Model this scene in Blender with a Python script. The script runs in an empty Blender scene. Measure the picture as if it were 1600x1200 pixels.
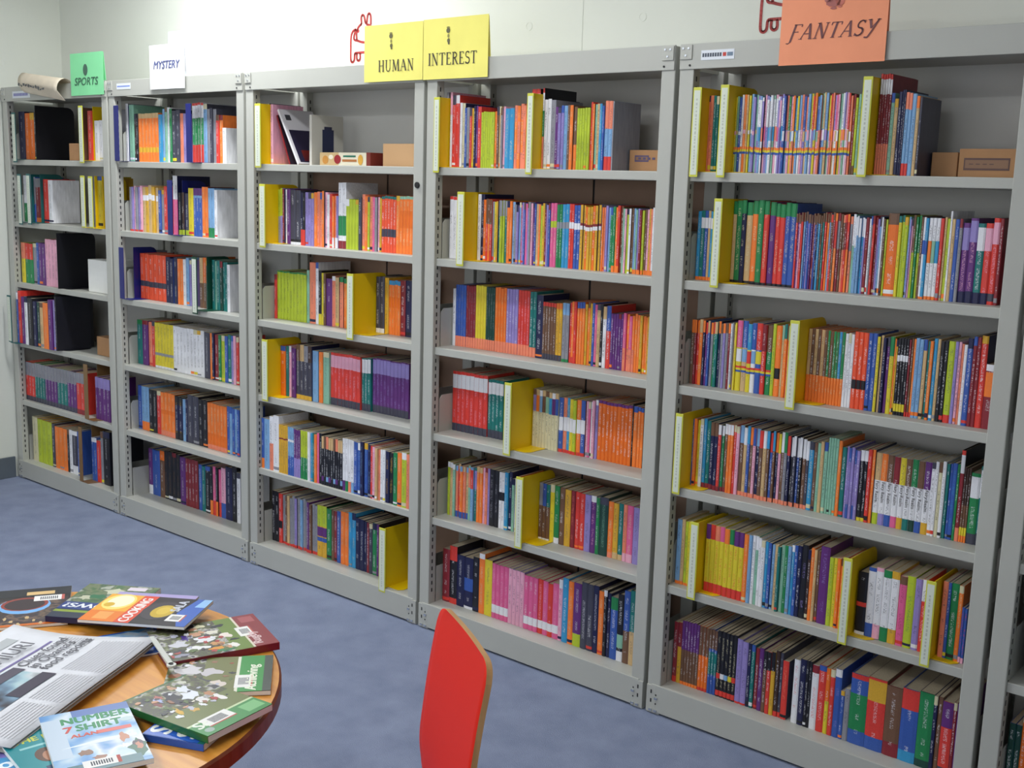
import bpy, bmesh, math, random
from mathutils import Vector, Matrix
random.seed(7)
scene = bpy.context.scene
COL = scene.collection

# ------------------------------------------------------------------ camera
CAM = Vector((5.40714, -2.66636, 1.50121))
FWD = Vector((-0.63124594, 0.75623545, -0.17215257))
RGT = Vector((0.76411114, 0.64443065, 0.02903965))
UPV = Vector((-0.1329012, 0.11321254, 0.98464216))
FPX = 1787.26
cd = bpy.data.cameras.new('camera'); cam = bpy.data.objects.new('camera', cd); COL.objects.link(cam)
m = Matrix.Identity(4)
for i in range(3):
    m[i][0], m[i][1], m[i][2], m[i][3] = RGT[i], UPV[i], -FWD[i], CAM[i]
cam.matrix_world = m
cd.sensor_width = 36.0; cd.lens = FPX / 1600 * 36; cd.clip_start = .05; cd.clip_end = 60
scene.camera = cam

# ------------------------------------------------------------------ world, exposure
w = bpy.data.worlds.new('world'); scene.world = w; w.use_nodes = True
w.node_tree.nodes['Background'].inputs[0].default_value = (.92, .95, 1.0, 1)
w.node_tree.nodes['Background'].inputs[1].default_value = 1.5
vs = scene.view_settings
vs.view_transform = 'Standard'; vs.look = 'None'; vs.exposure = 0.14; vs.gamma = 1.0; vs.use_curve_mapping = False
scene.display_settings.display_device = 'sRGB'
# fluorescent ceiling fittings: x, y, power (the first hangs close to the wall above the second and third bookcases)
LAMPS = [(1.72, -.30, 24), (3.3, -.95, 12), (1.9, -2.7, 24), (4.4, -3.2, 20)]
CEIL = 2.62

# ------------------------------------------------------------------ materials
def lin(c):
    return tuple(((v/12.92) if v <= .04045 else ((v+.055)/1.055)**2.4) for v in [x/255 for x in c])
def mat(name, rgb, rough=.5, metal=0, noise=None, bump=None, spec=.5, var=None):
    """noise=(scale, amount) colour variation, bump=(scale, strength)"""
    M = bpy.data.materials.new(name); M.use_nodes = True
    nt = M.node_tree; b = nt.nodes['Principled BSDF']
    c = lin(rgb); b.inputs['Base Color'].default_value = (*c, 1)
    b.inputs['Roughness'].default_value = rough; b.inputs['Metallic'].default_value = metal
    b.inputs['Specular IOR Level'].default_value = spec
    tc = nt.nodes.new('ShaderNodeTexCoord')
    if noise:
        n = nt.nodes.new('ShaderNodeTexNoise'); n.inputs['Scale'].default_value = noise[0]; n.inputs['Detail'].default_value = 4
        nt.links.new(tc.outputs['Object'], n.inputs['Vector'])
        r = nt.nodes.new('ShaderNodeValToRGB')
        a = noise[1]
        r.color_ramp.elements[0].position = .3; r.color_ramp.elements[1].position = .7
        r.color_ramp.elements[0].color = (*[v*(1-a) for v in c], 1)
        c2 = lin(var) if var else c
        r.color_ramp.elements[1].color = (*[min(1, v*(1+a)) for v in c2], 1)
        nt.links.new(n.outputs['Fac'], r.inputs['Fac']); nt.links.new(r.outputs['Color'], b.inputs['Base Color'])
    if bump:
        n2 = nt.nodes.new('ShaderNodeTexNoise'); n2.inputs['Scale'].default_value = bump[0]; n2.inputs['Detail'].default_value = 3
        nt.links.new(tc.outputs['Object'], n2.inputs['Vector'])
        bp = nt.nodes.new('ShaderNodeBump'); bp.inputs['Strength'].default_value = bump[1]; bp.inputs['Distance'].default_value = .004
        nt.links.new(n2.outputs['Fac'], bp.inputs['Height']); nt.links.new(bp.outputs['Normal'], b.inputs['Normal'])
    return M
MT = {}
MT['wall'] = mat('painted_concrete', (222, 224, 214), .75, noise=(2.2, .025), bump=(60, .12))
MT['skirting'] = mat('grey_vinyl_skirting', (92, 100, 108), .55, noise=(8, .06))
MT['ceiling'] = mat('white_ceiling_board', (226, 226, 222), .85, noise=(30, .03), bump=(120, .2))
MT['carpet'] = mat('blue_grey_carpet', (136, 146, 173), .95, noise=(9, .07), bump=(420, .9), spec=.1, var=(143, 152, 177))
MT['steel'] = mat('grey_painted_steel', (182, 182, 174), .42, noise=(5, .02))
MT['steel_in'] = mat('grey_painted_steel_panel', (206, 205, 200), .5, noise=(4, .03))
MT['hardboard'] = mat('brown_hardboard', (166, 136, 116), .7, noise=(12, .05))
MT['dark'] = mat('dark_slot', (30, 30, 34), .6)
MT['bolt'] = mat('zinc_bolt', (200, 205, 212), .25, metal=.8)
MT['pages'] = mat('paper_page_edges', (206, 190, 160), .85, noise=(300, .10))
MT['white_paper'] = mat('white_paper', (236, 236, 232), .8, noise=(40, .02))
MT['ink'] = mat('dark_ink', (62, 56, 52), .7)
MT['black_plastic'] = mat('black_plastic', (24, 24, 28), .4)
MT['card'] = mat('brown_cardboard', (176, 132, 92), .8, noise=(18, .06))
MT['tape'] = mat('brown_tape', (150, 112, 78), .4)

# cover stock: print colours live in the mesh, lettering is fine procedural print
def cover_material():
    M = bpy.data.materials.new('printed_book_cover'); M.use_nodes = True
    nt = M.node_tree; N = nt.nodes.new; L = nt.links.new
    b = nt.nodes['Principled BSDF']; b.inputs['Roughness'].default_value = .38
    ca = N('ShaderNodeAttribute'); ca.attribute_name = 'Print'
    ia = N('ShaderNodeAttribute'); ia.attribute_name = 'Ink'
    uv = N('ShaderNodeUVMap'); uv.uv_map = 'UVMap'
    sd = N('ShaderNodeUVMap'); sd.uv_map = 'Seed'
    s1 = N('ShaderNodeSeparateXYZ'); L(uv.outputs[0], s1.inputs[0])
    s2 = N('ShaderNodeSeparateXYZ'); L(sd.outputs[0], s2.inputs[0])
    def mth(op, a, c=None, d=None):
        n = N('ShaderNodeMath'); n.operation = op
        for k, v in enumerate((a, c, d)):
            if v is None: continue
            if isinstance(v, (int, float)): n.inputs[k].default_value = v
            else: L(v, n.inputs[k])
        return n.outputs[0]
    U, V, H = s1.outputs[0], s1.outputs[1], s2.outputs[1]
    S = mth('MULTIPLY', mth('FLOOR', s2.outputs[0]), .137)
    Wd = mth('MULTIPLY', mth('FRACT', s2.outputs[0]), .1)
    Um = mth('MULTIPLY', mth('SUBTRACT', U, .5), Wd)
    vm = mth('MULTIPLY', V, H)
    cv = N('ShaderNodeCombineXYZ'); L(mth('MULTIPLY', Um, 300), cv.inputs[0]); L(mth('MULTIPLY', vm, 480), cv.inputs[1]); L(mth('MULTIPLY', S, 91), cv.inputs[2])
    n1 = N('ShaderNodeTexNoise'); n1.inputs['Scale'].default_value = 1.0; n1.inputs['Detail'].default_value = 1.5; L(cv.outputs[0], n1.inputs['Vector'])
    cw = N('ShaderNodeCombineXYZ'); L(mth('MULTIPLY', vm, 26), cw.inputs[1]); L(mth('MULTIPLY', S, 57), cw.inputs[2])
    n2 = N('ShaderNodeTexNoise'); n2.inputs['Scale'].default_value = 1.0; n2.inputs['Detail'].default_value = 0; L(cw.outputs[0], n2.inputs['Vector'])
    mk = mth('MULTIPLY', mth('GREATER_THAN', n1.outputs['Fac'], .53), mth('GREATER_THAN', n2.outputs['Fac'], .44))
    mk = mth('MULTIPLY', mk, mth('LESS_THAN', mth('ABSOLUTE', mth('SUBTRACT', U, .5)), .21))
    mk = mth('MULTIPLY', mk, mth('LESS_THAN', mth('ABSOLUTE', mth('SUBTRACT', V, .53)), .38))
    mk = mth('MULTIPLY', mk, mth('LESS_THAN', mth('ABSOLUTE', Um), .0045))
    mk = mth('MULTIPLY', mk, ia.outputs['Alpha'])
    mk = mth('MULTIPLY', mk, .5)
    mx = N('ShaderNodeMix'); mx.data_type = 'RGBA'
    L(mk, mx.inputs[0]); L(ca.outputs['Color'], mx.inputs[6]); L(ia.outputs['Color'], mx.inputs[7])
    # worn, slightly uneven print
    n3 = N('ShaderNodeTexNoise'); n3.inputs['Scale'].default_value = 34
    hs = N('ShaderNodeHueSaturation'); L(mx.outputs[2], hs.inputs['Color'])
    L(mth('MULTIPLY_ADD', n3.outputs['Fac'], .5, .75), hs.inputs['Value'])
    L(hs.outputs[0], b.inputs['Base Color'])
    return M
MT['cover'] = cover_material()

def photo_mat(name, cols, scale=40, rough=.3):
    M = bpy.data.materials.new(name); M.use_nodes = True
    nt = M.node_tree; b = nt.nodes['Principled BSDF']; b.inputs['Roughness'].default_value = rough
    tc = nt.nodes.new('ShaderNodeTexCoord')
    n = nt.nodes.new('ShaderNodeTexNoise'); n.inputs['Scale'].default_value = scale; n.inputs['Detail'].default_value = 2.5
    nt.links.new(tc.outputs['Object'], n.inputs['Vector'])
    r = nt.nodes.new('ShaderNodeValToRGB'); cr = r.color_ramp
    k = len(cols)
    while len(cr.elements) < k: cr.elements.new(.5)
    for i, c in enumerate(cols):
        cr.elements[i].position = .32 + .36*i/(k-1); cr.elements[i].color = (*lin(c), 1)
    nt.links.new(n.outputs['Fac'], r.inputs['Fac']); nt.links.new(r.outputs['Color'], b.inputs['Base Color'])
    return M
_flat = {}
def flat(rgb, rough=.5):
    k = (tuple(rgb), rough)
    if k not in _flat: _flat[k] = mat('print_%02x%02x%02x' % tuple(rgb), rgb, rough)
    return _flat[k]
def wood_mat(name, a, b_, rough=.3):
    M = bpy.data.materials.new(name); M.use_nodes = True
    nt = M.node_tree; b = nt.nodes['Principled BSDF']; b.inputs['Roughness'].default_value = rough
    tc = nt.nodes.new('ShaderNodeTexCoord'); mp = nt.nodes.new('ShaderNodeMapping')
    mp.inputs['Scale'].default_value = (2, 26, 2); mp.inputs['Rotation'].default_value = (0, 0, .5)
    n = nt.nodes.new('ShaderNodeTexNoise'); n.inputs['Scale'].default_value = 2.2; n.inputs['Detail'].default_value = 6
    r = nt.nodes.new('ShaderNodeValToRGB'); r.color_ramp.elements[0].color = (*lin(a), 1); r.color_ramp.elements[1].color = (*lin(b_), 1)
    r.color_ramp.elements[0].position = .3; r.color_ramp.elements[1].position = .68
    nt.links.new(tc.outputs['Object'], mp.inputs[0]); nt.links.new(mp.outputs[0], n.inputs['Vector'])
    nt.links.new(n.outputs['Fac'], r.inputs['Fac']); nt.links.new(r.outputs['Color'], b.inputs['Base Color'])
    return M

# ------------------------------------------------------------------ builders
class MB:
    def __init__(s): s.v = []; s.f = []; s.mi = []
    def box(s, x0, y0, z0, x1, y1, z1, mi=0):
        i = len(s.v)
        s.v += [(x0,y0,z0),(x1,y0,z0),(x1,y1,z0),(x0,y1,z0),(x0,y0,z1),(x1,y0,z1),(x1,y1,z1),(x0,y1,z1)]
        s.f += [tuple(i+k for k in q) for q in ((0,3,2,1),(4,5,6,7),(0,1,5,4),(1,2,6,5),(2,3,7,6),(3,0,4,7))]
        s.mi += [mi]*6; return s
    def prism(s, pts, z0, z1, mi=0):
        a = sum(pts[k][0]*pts[(k+1) % len(pts)][1]-pts[(k+1) % len(pts)][0]*pts[k][1] for k in range(len(pts)))
        if a < 0: pts = pts[::-1]
        i = len(s.v); n = len(pts)
        s.v += [(p[0], p[1], z0) for p in pts]+[(p[0], p[1], z1) for p in pts]
        s.f += [tuple(range(i+n-1, i-1, -1)), tuple(range(i+n, i+2*n))]
        s.f += [(i+k, i+(k+1) % n, i+n+(k+1) % n, i+n+k) for k in range(n)]
        s.mi += [mi]*(n+2); return s
    def cyl(s, c, r, z0, z1, n=20, mi=0):
        return s.prism([(c[0]+r*math.cos(2*math.pi*k/n), c[1]+r*math.sin(2*math.pi*k/n)) for k in range(n)], z0, z1, mi)
    def tube(s, pts, r, n=10):
        pts = [Vector(p) for p in pts]; rings = []
        for k, p in enumerate(pts):
            t = (pts[min(k+1, len(pts)-1)]-pts[max(k-1, 0)]).normalized()
            a = t.cross(Vector((0, 0, 1)))
            if a.length < .05: a = t.cross(Vector((1, 0, 0)))
            a.normalize(); b = t.cross(a)
            i = len(s.v); rings.append(i)
            s.v += [tuple(p+a*r*math.cos(2*math.pi*j/n)+b*r*math.sin(2*math.pi*j/n)) for j in range(n)]
        for k in range(len(rings)-1):
            for j in range(n):
                s.f.append((rings[k]+j, rings[k]+(j+1) % n, rings[k+1]+(j+1) % n, rings[k+1]+j)); s.mi.append(0)
        s.f += [tuple(rings[0]+j for j in range(n))[::-1], tuple(rings[-1]+j for j in range(n))]; s.mi += [0, 0]
        return s
    def build(s, name, mats, parent=None, bevel=0, smooth=False, loc=None):
        me = bpy.data.meshes.new(name); me.from_pydata(s.v, [], s.f)
        if not isinstance(mats, (list, tuple)): mats = [mats]
        for M in mats: me.materials.append(M)
        if len(mats) > 1:
            for p, k in zip(me.polygons, s.mi): p.material_index = k
        if smooth:
            for p in me.polygons: p.use_smooth = True
        me.update()
        o = bpy.data.objects.new(name, me); COL.objects.link(o)
        if parent: o.parent = parent
        if loc: o.location = loc
        if bevel:
            md = o.modifiers.new('bevel', 'BEVEL'); md.width = bevel; md.segments = 2; md.limit_method = 'ANGLE'
        return o
def tag(o, label, cat, group=None, kind=None):
    o['label'] = label; o['category'] = cat
    if group: o['group'] = group
    if kind: o['kind'] = kind
    return o
def thing(name, label, cat, loc=(0, 0, 0), rz=0, group=None):
    o = bpy.data.objects.new(name, None); COL.objects.link(o); o.empty_display_size = .05
    o.location = loc; o.rotation_euler = (0, 0, rz)
    return tag(o, label, cat, group)
def struct(o, label=None):
    o['kind'] = 'structure'
    if label: o['label'] = label
    return o
def text_obj(name, txt, size, M, parent, mw, shear=0, sx=1.0, ext=.00025, align='LEFT', bold=0.0):
    """flat lettering; mw = local matrix: X reading direction, Y letter height, Z out of the sheet"""
    cu = bpy.data.curves.new(name, 'FONT'); cu.body = txt; cu.size = size; cu.shear = shear; cu.extrude = ext; cu.align_x = align
    cu.resolution_u = 3
    t = bpy.data.objects.new(name, cu)
    me = bpy.data.meshes.new_from_object(t); bpy.data.objects.remove(t)
    me.name = name
    if sx != 1:
        for v in me.vertices: v.co.x *= sx
    if bold:   # heavier strokes: the glyph struck three times side by side
        vv = [v.co.copy() for v in me.vertices]; ff = [tuple(p.vertices) for p in me.polygons]; k = len(vv)
        me2 = bpy.data.meshes.new(name)
        me2.from_pydata([tuple(v+Vector((d, d*.4, .00008*j))) for j, d in enumerate((-bold, 0, bold)) for v in vv], [], [tuple(i+j*k for i in f) for j in range(3) for f in ff])
        bpy.data.meshes.remove(me); me = me2
    me.materials.clear(); me.materials.append(M)
    o = bpy.data.objects.new(name, me); COL.objects.link(o); o.parent = parent; o.matrix_local = mw
    return o
def frame(o, X, Y):
    X = Vector(X).normalized(); Y = Vector(Y).normalized(); Z = X.cross(Y)
    r = Matrix.Identity(4)
    for i in range(3): r[i][0], r[i][1], r[i][2], r[i][3] = X[i], Y[i], Z[i], o[i]
    return r
# roman capitals drawn stroke by stroke (thick / thin with serifs)
def glyph(ch):
    T, t = .13, .055
    S = []; W = .7
    def ln(x0, y0, x1, y1, w_): S.append(([(x0, y0), (x1, y1)], w_))
    def serif(x, y, l=.12): S.append(([(x-l, y), (x+l, y)], .045))
    def arc(cx, cy, rx, ry, a0, a1, w_, n=10):
        S.append(([(cx+rx*math.cos(math.radians(a0+(a1-a0)*k/n)), cy+ry*math.sin(math.radians(a0+(a1-a0)*k/n))) for k in range(n+1)], w_))
    if ch == 'H':
        W = .86
        for x in (.18, .68): ln(x, 0, x, 1, T); serif(x, .02); serif(x, .98)
        ln(.18, .52, .68, .52, t)
    elif ch == 'U':
        W = .84; ln(.18, 1, .18, .3, T); ln(.66, 1, .66, .3, t); arc(.42, .3, .24, .29, 180, 360, .08); serif(.18, .98); serif(.66, .98)
    elif ch == 'M':
        W = 1.02; ln(.16, 0, .2, 1, t); ln(.2, 1, .5, .05, T); ln(.5, .05, .8, 1, t); ln(.8, 1, .86, 0, T); serif(.16, .02); serif(.86, .02); serif(.15, .98, .07); serif(.86, .98, .07)
    elif ch == 'A':
        W = .82; ln(.1, 0, .4, 1, t); ln(.4, 1, .72, 0, T); ln(.22, .35, .6, .35, t); serif(.1, .02); serif(.72, .02)
    elif ch == 'N':
        W = .9; ln(.18, 0, .18, 1, t); ln(.18, 1, .7, 0, T); ln(.7, 0, .7, 1, t); serif(.18, .02); serif(.7, .98); serif(.12, .98, .07)
    elif ch == 'I':
        W = .36; ln(.18, 0, .18, 1, T); serif(.18, .02); serif(.18, .98)
    elif ch == 'T':
        W = .74; ln(.37, 0, .37, 1, T); ln(.05, .97, .69, .97, t); ln(.06, .97, .06, .8, t); ln(.68, .97, .68, .8, t); serif(.37, .02)
    elif ch == 'E':
        W = .68; ln(.18, 0, .18, 1, T); ln(.1, .97, .56, .97, t); ln(.18, .52, .48, .52, t); ln(.1, .03, .6, .03, t); ln(.56, .97, .56, .82, t); ln(.6, .03, .6, .2, t)
    elif ch == 'R':
        W = .76; ln(.18, 0, .18, 1, T); arc(.3, .75, .26, .22, 90, -90, .09); ln(.18, .97, .3, .97, t); ln(.18, .53, .3, .53, t); ln(.34, .53, .66, 0, .11); serif(.18, .02); serif(.68, .02, .07); serif(.12, .98, .07)
    elif ch == 'S':
        W = .62; arc(.31, .74, .2, .23, 40, 270, .08); arc(.31, .27, .22, .24, 90, -140, .1); ln(.48, .98, .48, .8, t); ln(.11, .02, .11, .2, t)
    elif ch == 'F':
        W = .66; ln(.18, -.15, .18, 1, T); ln(.08, .97, .6, .97, t); ln(.18, .5, .5, .5, t); S.append(([(.18, -.15), (.08, -.24), (-.04, -.22)], .06)); ln(.6, .97, .6, .82, t)
    elif ch == 'Y':
        W = .74; ln(.1, 1, .36, .45, T); ln(.64, 1, .36, .45, t); S.append(([(.64, 1), (.42, .2), (.3, -.12), (.12, -.1)], .09)); serif(.1, .98); serif(.64, .98)
    return S, W
def roman(name, txt, size, M, parent, mw, shear=0, gap=.06, ext=.0003, sx=1.0):
    mb = MB(); x = 0
    for ch in txt:
        S, W = glyph(ch)
        for pts, w_ in S:
            for (a, b) in zip(pts[:-1], pts[1:]):
                d = Vector((b[0]-a[0], b[1]-a[1])); L = d.length
                if L < 1e-6: continue
                d /= L; nrm = Vector((-d.y, d.x))*w_/2; e = d*(.02 if len(pts) > 2 else 0)
                q = [(a[0]-e.x-nrm.x, a[1]-e.y-nrm.y), (b[0]+e.x-nrm.x, b[1]+e.y-nrm.y), (b[0]+e.x+nrm.x, b[1]+e.y+nrm.y), (a[0]-e.x+nrm.x, a[1]-e.y+nrm.y)]
                q = [((x+px+shear*py)*size*sx, py*size) for px, py in q]
                mb.prism(q, 0, ext)
        x += W+gap
    o = mb.build(name, M, parent); o.matrix_local = mw
    return o
# ------------------------------------------------------------------ the room
P = .93; H = 1.876; WALL_Y = .315
RX, RY = 7.6, -5.2
struct(MB().box(-.2, RY-.2, -.1, RX+.2, WALL_Y+.2, 0).build('floor', MT['carpet']), 'blue-grey carpet floor')
wb = struct(MB().box(-.2, WALL_Y, 0, RX+.2, WALL_Y+.2, CEIL).build('wall_back', MT['wall']), 'off-white painted concrete wall behind the bookcases')
wl = struct(MB().box(-.2, RY-.2, 0, -.002, WALL_Y+.2, CEIL).build('wall_left', MT['wall']), 'off-white painted concrete wall at the left')
struct(MB().box(RX, RY-.2, 0, RX+.2, WALL_Y, CEIL).build('wall_right', MT['wall']))
struct(MB().box(-.2, RY-.2, CEIL, RX+.2, WALL_Y+.2, CEIL+.1).build('ceiling', MT['ceiling']))
# unseen wall behind the camera: sill, head and piers, openings added for fill light
wf = MB().box(0, RY-.2, 0, RX, RY, .9).box(0, RY-.2, 2.3, RX, RY, CEIL)
for k in range(5): wf.box(k*1.85, RY-.2, .9, min(RX, k*1.85+.25), RY, 2.3)
struct(wf.build('wall_front', MT['wall']))
struct(MB().box(-.002, RY, 0, .010, -.012, .104).build('baseboard_left', MT['skirting'], bevel=.002), 'dark grey vinyl skirting')
# formwork marks: vertical joints and shallow tie-hole rings in the concrete
def ring(name, c, axis, parent, r=.014):
    mb = MB(); n = 20
    for k in range(n):
        a0, a1 = 2*math.pi*k/n, 2*math.pi*(k+1)/n
        pts = [(rr*math.cos(a), rr*math.sin(a)) for rr, a in ((r-.003, a0), (r, a0), (r, a1), (r-.003, a1))]
        mb.prism(pts, 0, .0012)
    mb.prism([((r-.003)*math.cos(2*math.pi*k/n), (r-.003)*math.sin(2*math.pi*k/n)) for k in range(n)], 0, .0004)
    o = mb.build(name, MT['wall'], parent)
    o.matrix_local = frame(Vector(c), (1, 0, 0), (0, 0, 1)) if axis == 'y' else frame(Vector(c), (0, 1, 0), (0, 0, 1))
for x in (.797, 1.617, 2.05, 2.946, 3.388, 4.25, 4.7): ring('tie_hole', (x, WALL_Y, 2.008), 'y', wb)
for y in (.02, -.5): ring('tie_hole', (-.002, y, 1.99), 'x', wl)
ring('tie_hole', (-.002, -.03, 1.52), 'x', wl); ring('tie_hole', (-.002, -.04, .86), 'x', wl)
for x in (1.36, 3.162, 4.96): MB().box(x-.002, WALL_Y-.0012, 1.8, x+.002, WALL_Y+.01, CEIL).build('panel_joint', MT['wall'], wb)

# ceiling fittings
MT['tube'] = mat('fluorescent_tube', (255, 255, 255)); _n = MT['tube'].node_tree.nodes['Principled BSDF']
_n.inputs['Emission Color'].default_value = (.93, .97, 1, 1); _n.inputs['Emission Strength'].default_value = 6
for i, (x, y, pw) in enumerate(LAMPS):
    names = ('nearest the wall above the MYSTERY sign', 'above the FANTASY bookcase', 'in mid room on the left', 'in mid room on the right')
    t = thing('ceiling_light', 'white twin-tube fluorescent fitting on the ceiling '+names[i], 'ceiling light', (x, y, CEIL), 0, 'ceiling lights')
    MB().box(-.62, -.11, -.03, .62, .11, 0).build('housing', MT['white_paper'], t, bevel=.004)
    for s in (-1, 1):
        tb = MB().tube([(-.59, s*.055, -.05), (.59, s*.055, -.05)], .014, 12).build('tube', MT['tube'], t, smooth=True)
        for e in (-1, 1): MB().box(e*.6-.012, s*.055-.016, -.068, e*.6+.012, s*.055+.016, -.03).build('tube_holder', MT['white_paper'], t)
    ld = bpy.data.lights.new('fluorescent_light', 'AREA'); ld.shape = 'RECTANGLE'; ld.size = 1.18; ld.size_y = .16; ld.energy = pw; ld.color = (.95, .98, 1.0)
    lo = bpy.data.objects.new('fluorescent_light', ld); COL.objects.link(lo); lo.parent = t; lo.location = (0, 0, -.075)

# ------------------------------------------------------------------ bookcases
ZS = [1.547, 1.258, .969, .681, .393, .09]
BAYNAME = {1: 'under the SPORTS sign', 2: 'under the MYSTERY sign', 3: 'under the word HUMAN', 4: 'under the word INTEREST', 5: 'under the FANTASY sign', 6: 'cut off at the right edge'}
CASES = {}
PW, PD, D = .043, .034, .288
def bookcase(b):
    x0, x1 = (b-1)*P+.007, b*P-.007
    if b == 1: x0 = .016
    t = thing('bookcase', 'grey steel open-sided bookcase '+BAYNAME[b], 'bookcase', (x0, 0, 0), 0, 'bookcases along the wall')
    W = x1-x0; CASES[b] = (t, x0, W)
    st = MT['steel']
    for px in (0, W-PW):
        for front in (1, 0):
            y0, y1 = (0, PD) if front else (D-PD, D)
            p = MB().box(px, y0, 0, px+PW, y1, H-.002).build('post', st, t, bevel=.0025)
            # perforations on the inward face
            sl = MB(); xi = px+PW if px == 0 else px
            for k in range(66):
                z = .13+k*.0254
                sl.box(xi-.0006, y0+.013, z, xi+.0006, y0+.018, z+.013)
            q = sl.build('slot_row', MT['dark'], p); q['kind'] = 'stuff'
    # kick plate, deck, shelves
    k = MB().box(PW*.35, -.003, .007, W-PW*.35, .004, .09).build('kick_plate', st, t, bevel=.0015)
    for cx in (.016, W-.016):
        sl = MB(); tb = MB(); sgn = 1 if cx < .1 else -1
        for dz in (.035, .062):
            sl.box(cx-.002, -.0042, dz, cx+.002, -.002, dz+.011)
            sl.box(cx+sgn*.016-.002, -.0042, dz-.004, cx+sgn*.016+.002, -.002, dz)
        for (dx, dz) in ((sgn*.017, .05), (sgn*.017, .012), (0, .012)):
            tb.box(cx+dx-.005, -.007, dz-.003, cx+dx+.005, -.003, dz+.003)
        MB().box(cx-.016 if sgn > 0 else cx-.016, -.0034, .004, cx+.016, .002, .086).build('foot_bracket', st, t, bevel=.001)
        sl.build('bracket_slots', MT['dark'], t)['kind'] = 'stuff'
        tb.build('bracket_tabs', MT['bolt'], t)['kind'] = 'stuff'
    MB().box(PW*.5, .004, .072, W-PW*.5, D-.005, .09).build('base_deck', st, t, bevel=.001)
    for z in ZS[:-1]:
        s = MB().box(PW-.004, .012, z-.025, W-PW+.004, D-.006, z).build('shelf', st, t, bevel=.002)
        for e, xe in ((0, PW-.002), (1, W-PW+.002)):
            mb = MB(); mb.v = []
            pts = [(.038, z-.002), (.25, z-.002), (.25, z+.125), (.05, z+.125), (.038, z+.112)]
            n = len(pts)
            mb.v = [(xe-.001, a, c) for a, c in pts]+[(xe+.001, a, c) for a, c in pts]
            mb.f = [tuple(range(n)), tuple(range(2*n-1, n-1, -1))]+[(j, n+j, n+(j+1) % n, (j+1) % n) for j in range(n)]
            mb.build('end_plate', st, s)
    zb = .09
    for e, xe in ((0, PW-.002), (1, W-PW+.002)):
        MB().box(xe-.001, .038, zb, xe+.001, .25, zb+.125).build('end_plate', st, t)
    # top
    MB().box(PW*.4, .004, 1.822, W-PW*.4, D, 1.834).build('top_panel', MT['steel'], t)
    f = MB().box(.001, -.004, 1.811, W-.001, .002, H).build('fascia', st, t, bevel=.0015)
    for cx in (.021, W-.021):
        sgn = 1 if cx < .1 else -1
        MB().box(cx-.018, -.0075, H-.040, cx+.018, -.004, H-.003).build('corner_bracket', st, t, bevel=.001)
        for dx, dz in ((-.008, -.012), (.008, -.012), (.0, -.03), (sgn*.012, -.055)):
            MB().cyl((0, 0), .0028, 0, .0022, 10).build('bolt', MT['bolt'] if dz > -.05 else MT['dark'], t).matrix_local = frame(Vector((cx+dx, -.0075 if dz > -.05 else -.004, H+dz)), (1, 0, 0), (0, 0, 1))
    # back
    yb = D-.004
    if b in (3, 4):
        MB().box(PW*.6, yb, ZS[0], W-PW*.6, yb+.003, 1.824).build('back_panel', MT['steel_in'], t)
        for (a, c) in ((PW*.6, W/2-.004), (W/2+.004, W-PW*.6)):
            MB().box(a, yb, .09, c, yb+.003, ZS[0]-.024).build('back_panel', MT['hardboard'], t)
        MB().box(W/2-.011, yb+.004, .09, W/2+.011, yb+.01, ZS[0]).build('back_brace', MT['dark'], t)
    else:
        MB().box(PW*.6, yb, .09, W-PW*.6, yb+.003, 1.824).build('back_panel', MT['steel_in'], t)
    return t
for b in range(1, 7): bookcase(b)
# ------------------------------------------------------------------ books
DIVDATA = """
5 0 3.7748 3.8002 1.533 1.764 Y
5 0 3.8562 3.8808 1.533 1.768 Y
5 0 4.2391 4.2615 1.541 1.775 Y
5 1 3.8564 3.8815 1.246 1.479 Y
5 2 4.0963 4.1227 0.953 1.182 Y
5 3 3.7751 3.7936 0.665 0.893 Y
5 4 3.8415 3.8679 0.375 0.598 Y
5 4 4.2871 4.3106 0.373 0.601 Y
5 4 4.4979 4.5192 0.377 0.594 Y
4 0 2.8313 2.8565 1.529 1.762 Y
4 0 3.2108 3.2328 1.530 1.764 Y
4 1 2.9392 2.9693 1.241 1.472 Y
4 3 3.1548 3.1835 0.666 0.896 Y
4 4 3.2130 3.2415 0.377 0.607 Y
3 0 1.9233 1.9646 1.533 1.762 Y
3 1 1.9455 1.9870 1.243 1.474 Y
3 2 2.4270 2.4600 0.951 1.180 Y
3 3 1.9528 1.9914 0.665 0.900 Y
3 5 2.6000 2.6324 0.075 0.308 Y
2 0 0.9778 1.0268 1.531 1.774 B
2 0 1.4927 1.5311 1.535 1.771 B
2 1 1.3547 1.3950 1.245 1.476 B
2 2 0.9859 1.0259 0.962 1.188 B
2 2 1.5122 1.5469 0.954 1.180 G
1 0 0.1043 0.1651 1.533 1.760 T
1 0 0.6970 0.7602 1.536 1.779 Y
1 1 0.1328 0.1816 1.246 1.480 T
1 1 0.2179 0.2599 1.250 1.482 T
1 1 0.6940 0.7419 1.257 1.482 Y
1 1 0.7576 0.8100 1.258 1.480 Y
1 3 0.0622 0.1193 0.684 0.910 T
1 4 0.6635 0.6967 0.400 0.646 N
1 5 0.5996 0.6280 0.113 0.348 N
1 0 0.3153 0.3211 1.555 1.788 K
1 2 0.4645 0.4702 0.979 1.221 K
1 3 0.4254 0.4312 0.694 0.936 K
""".strip().split('\n')
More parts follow.
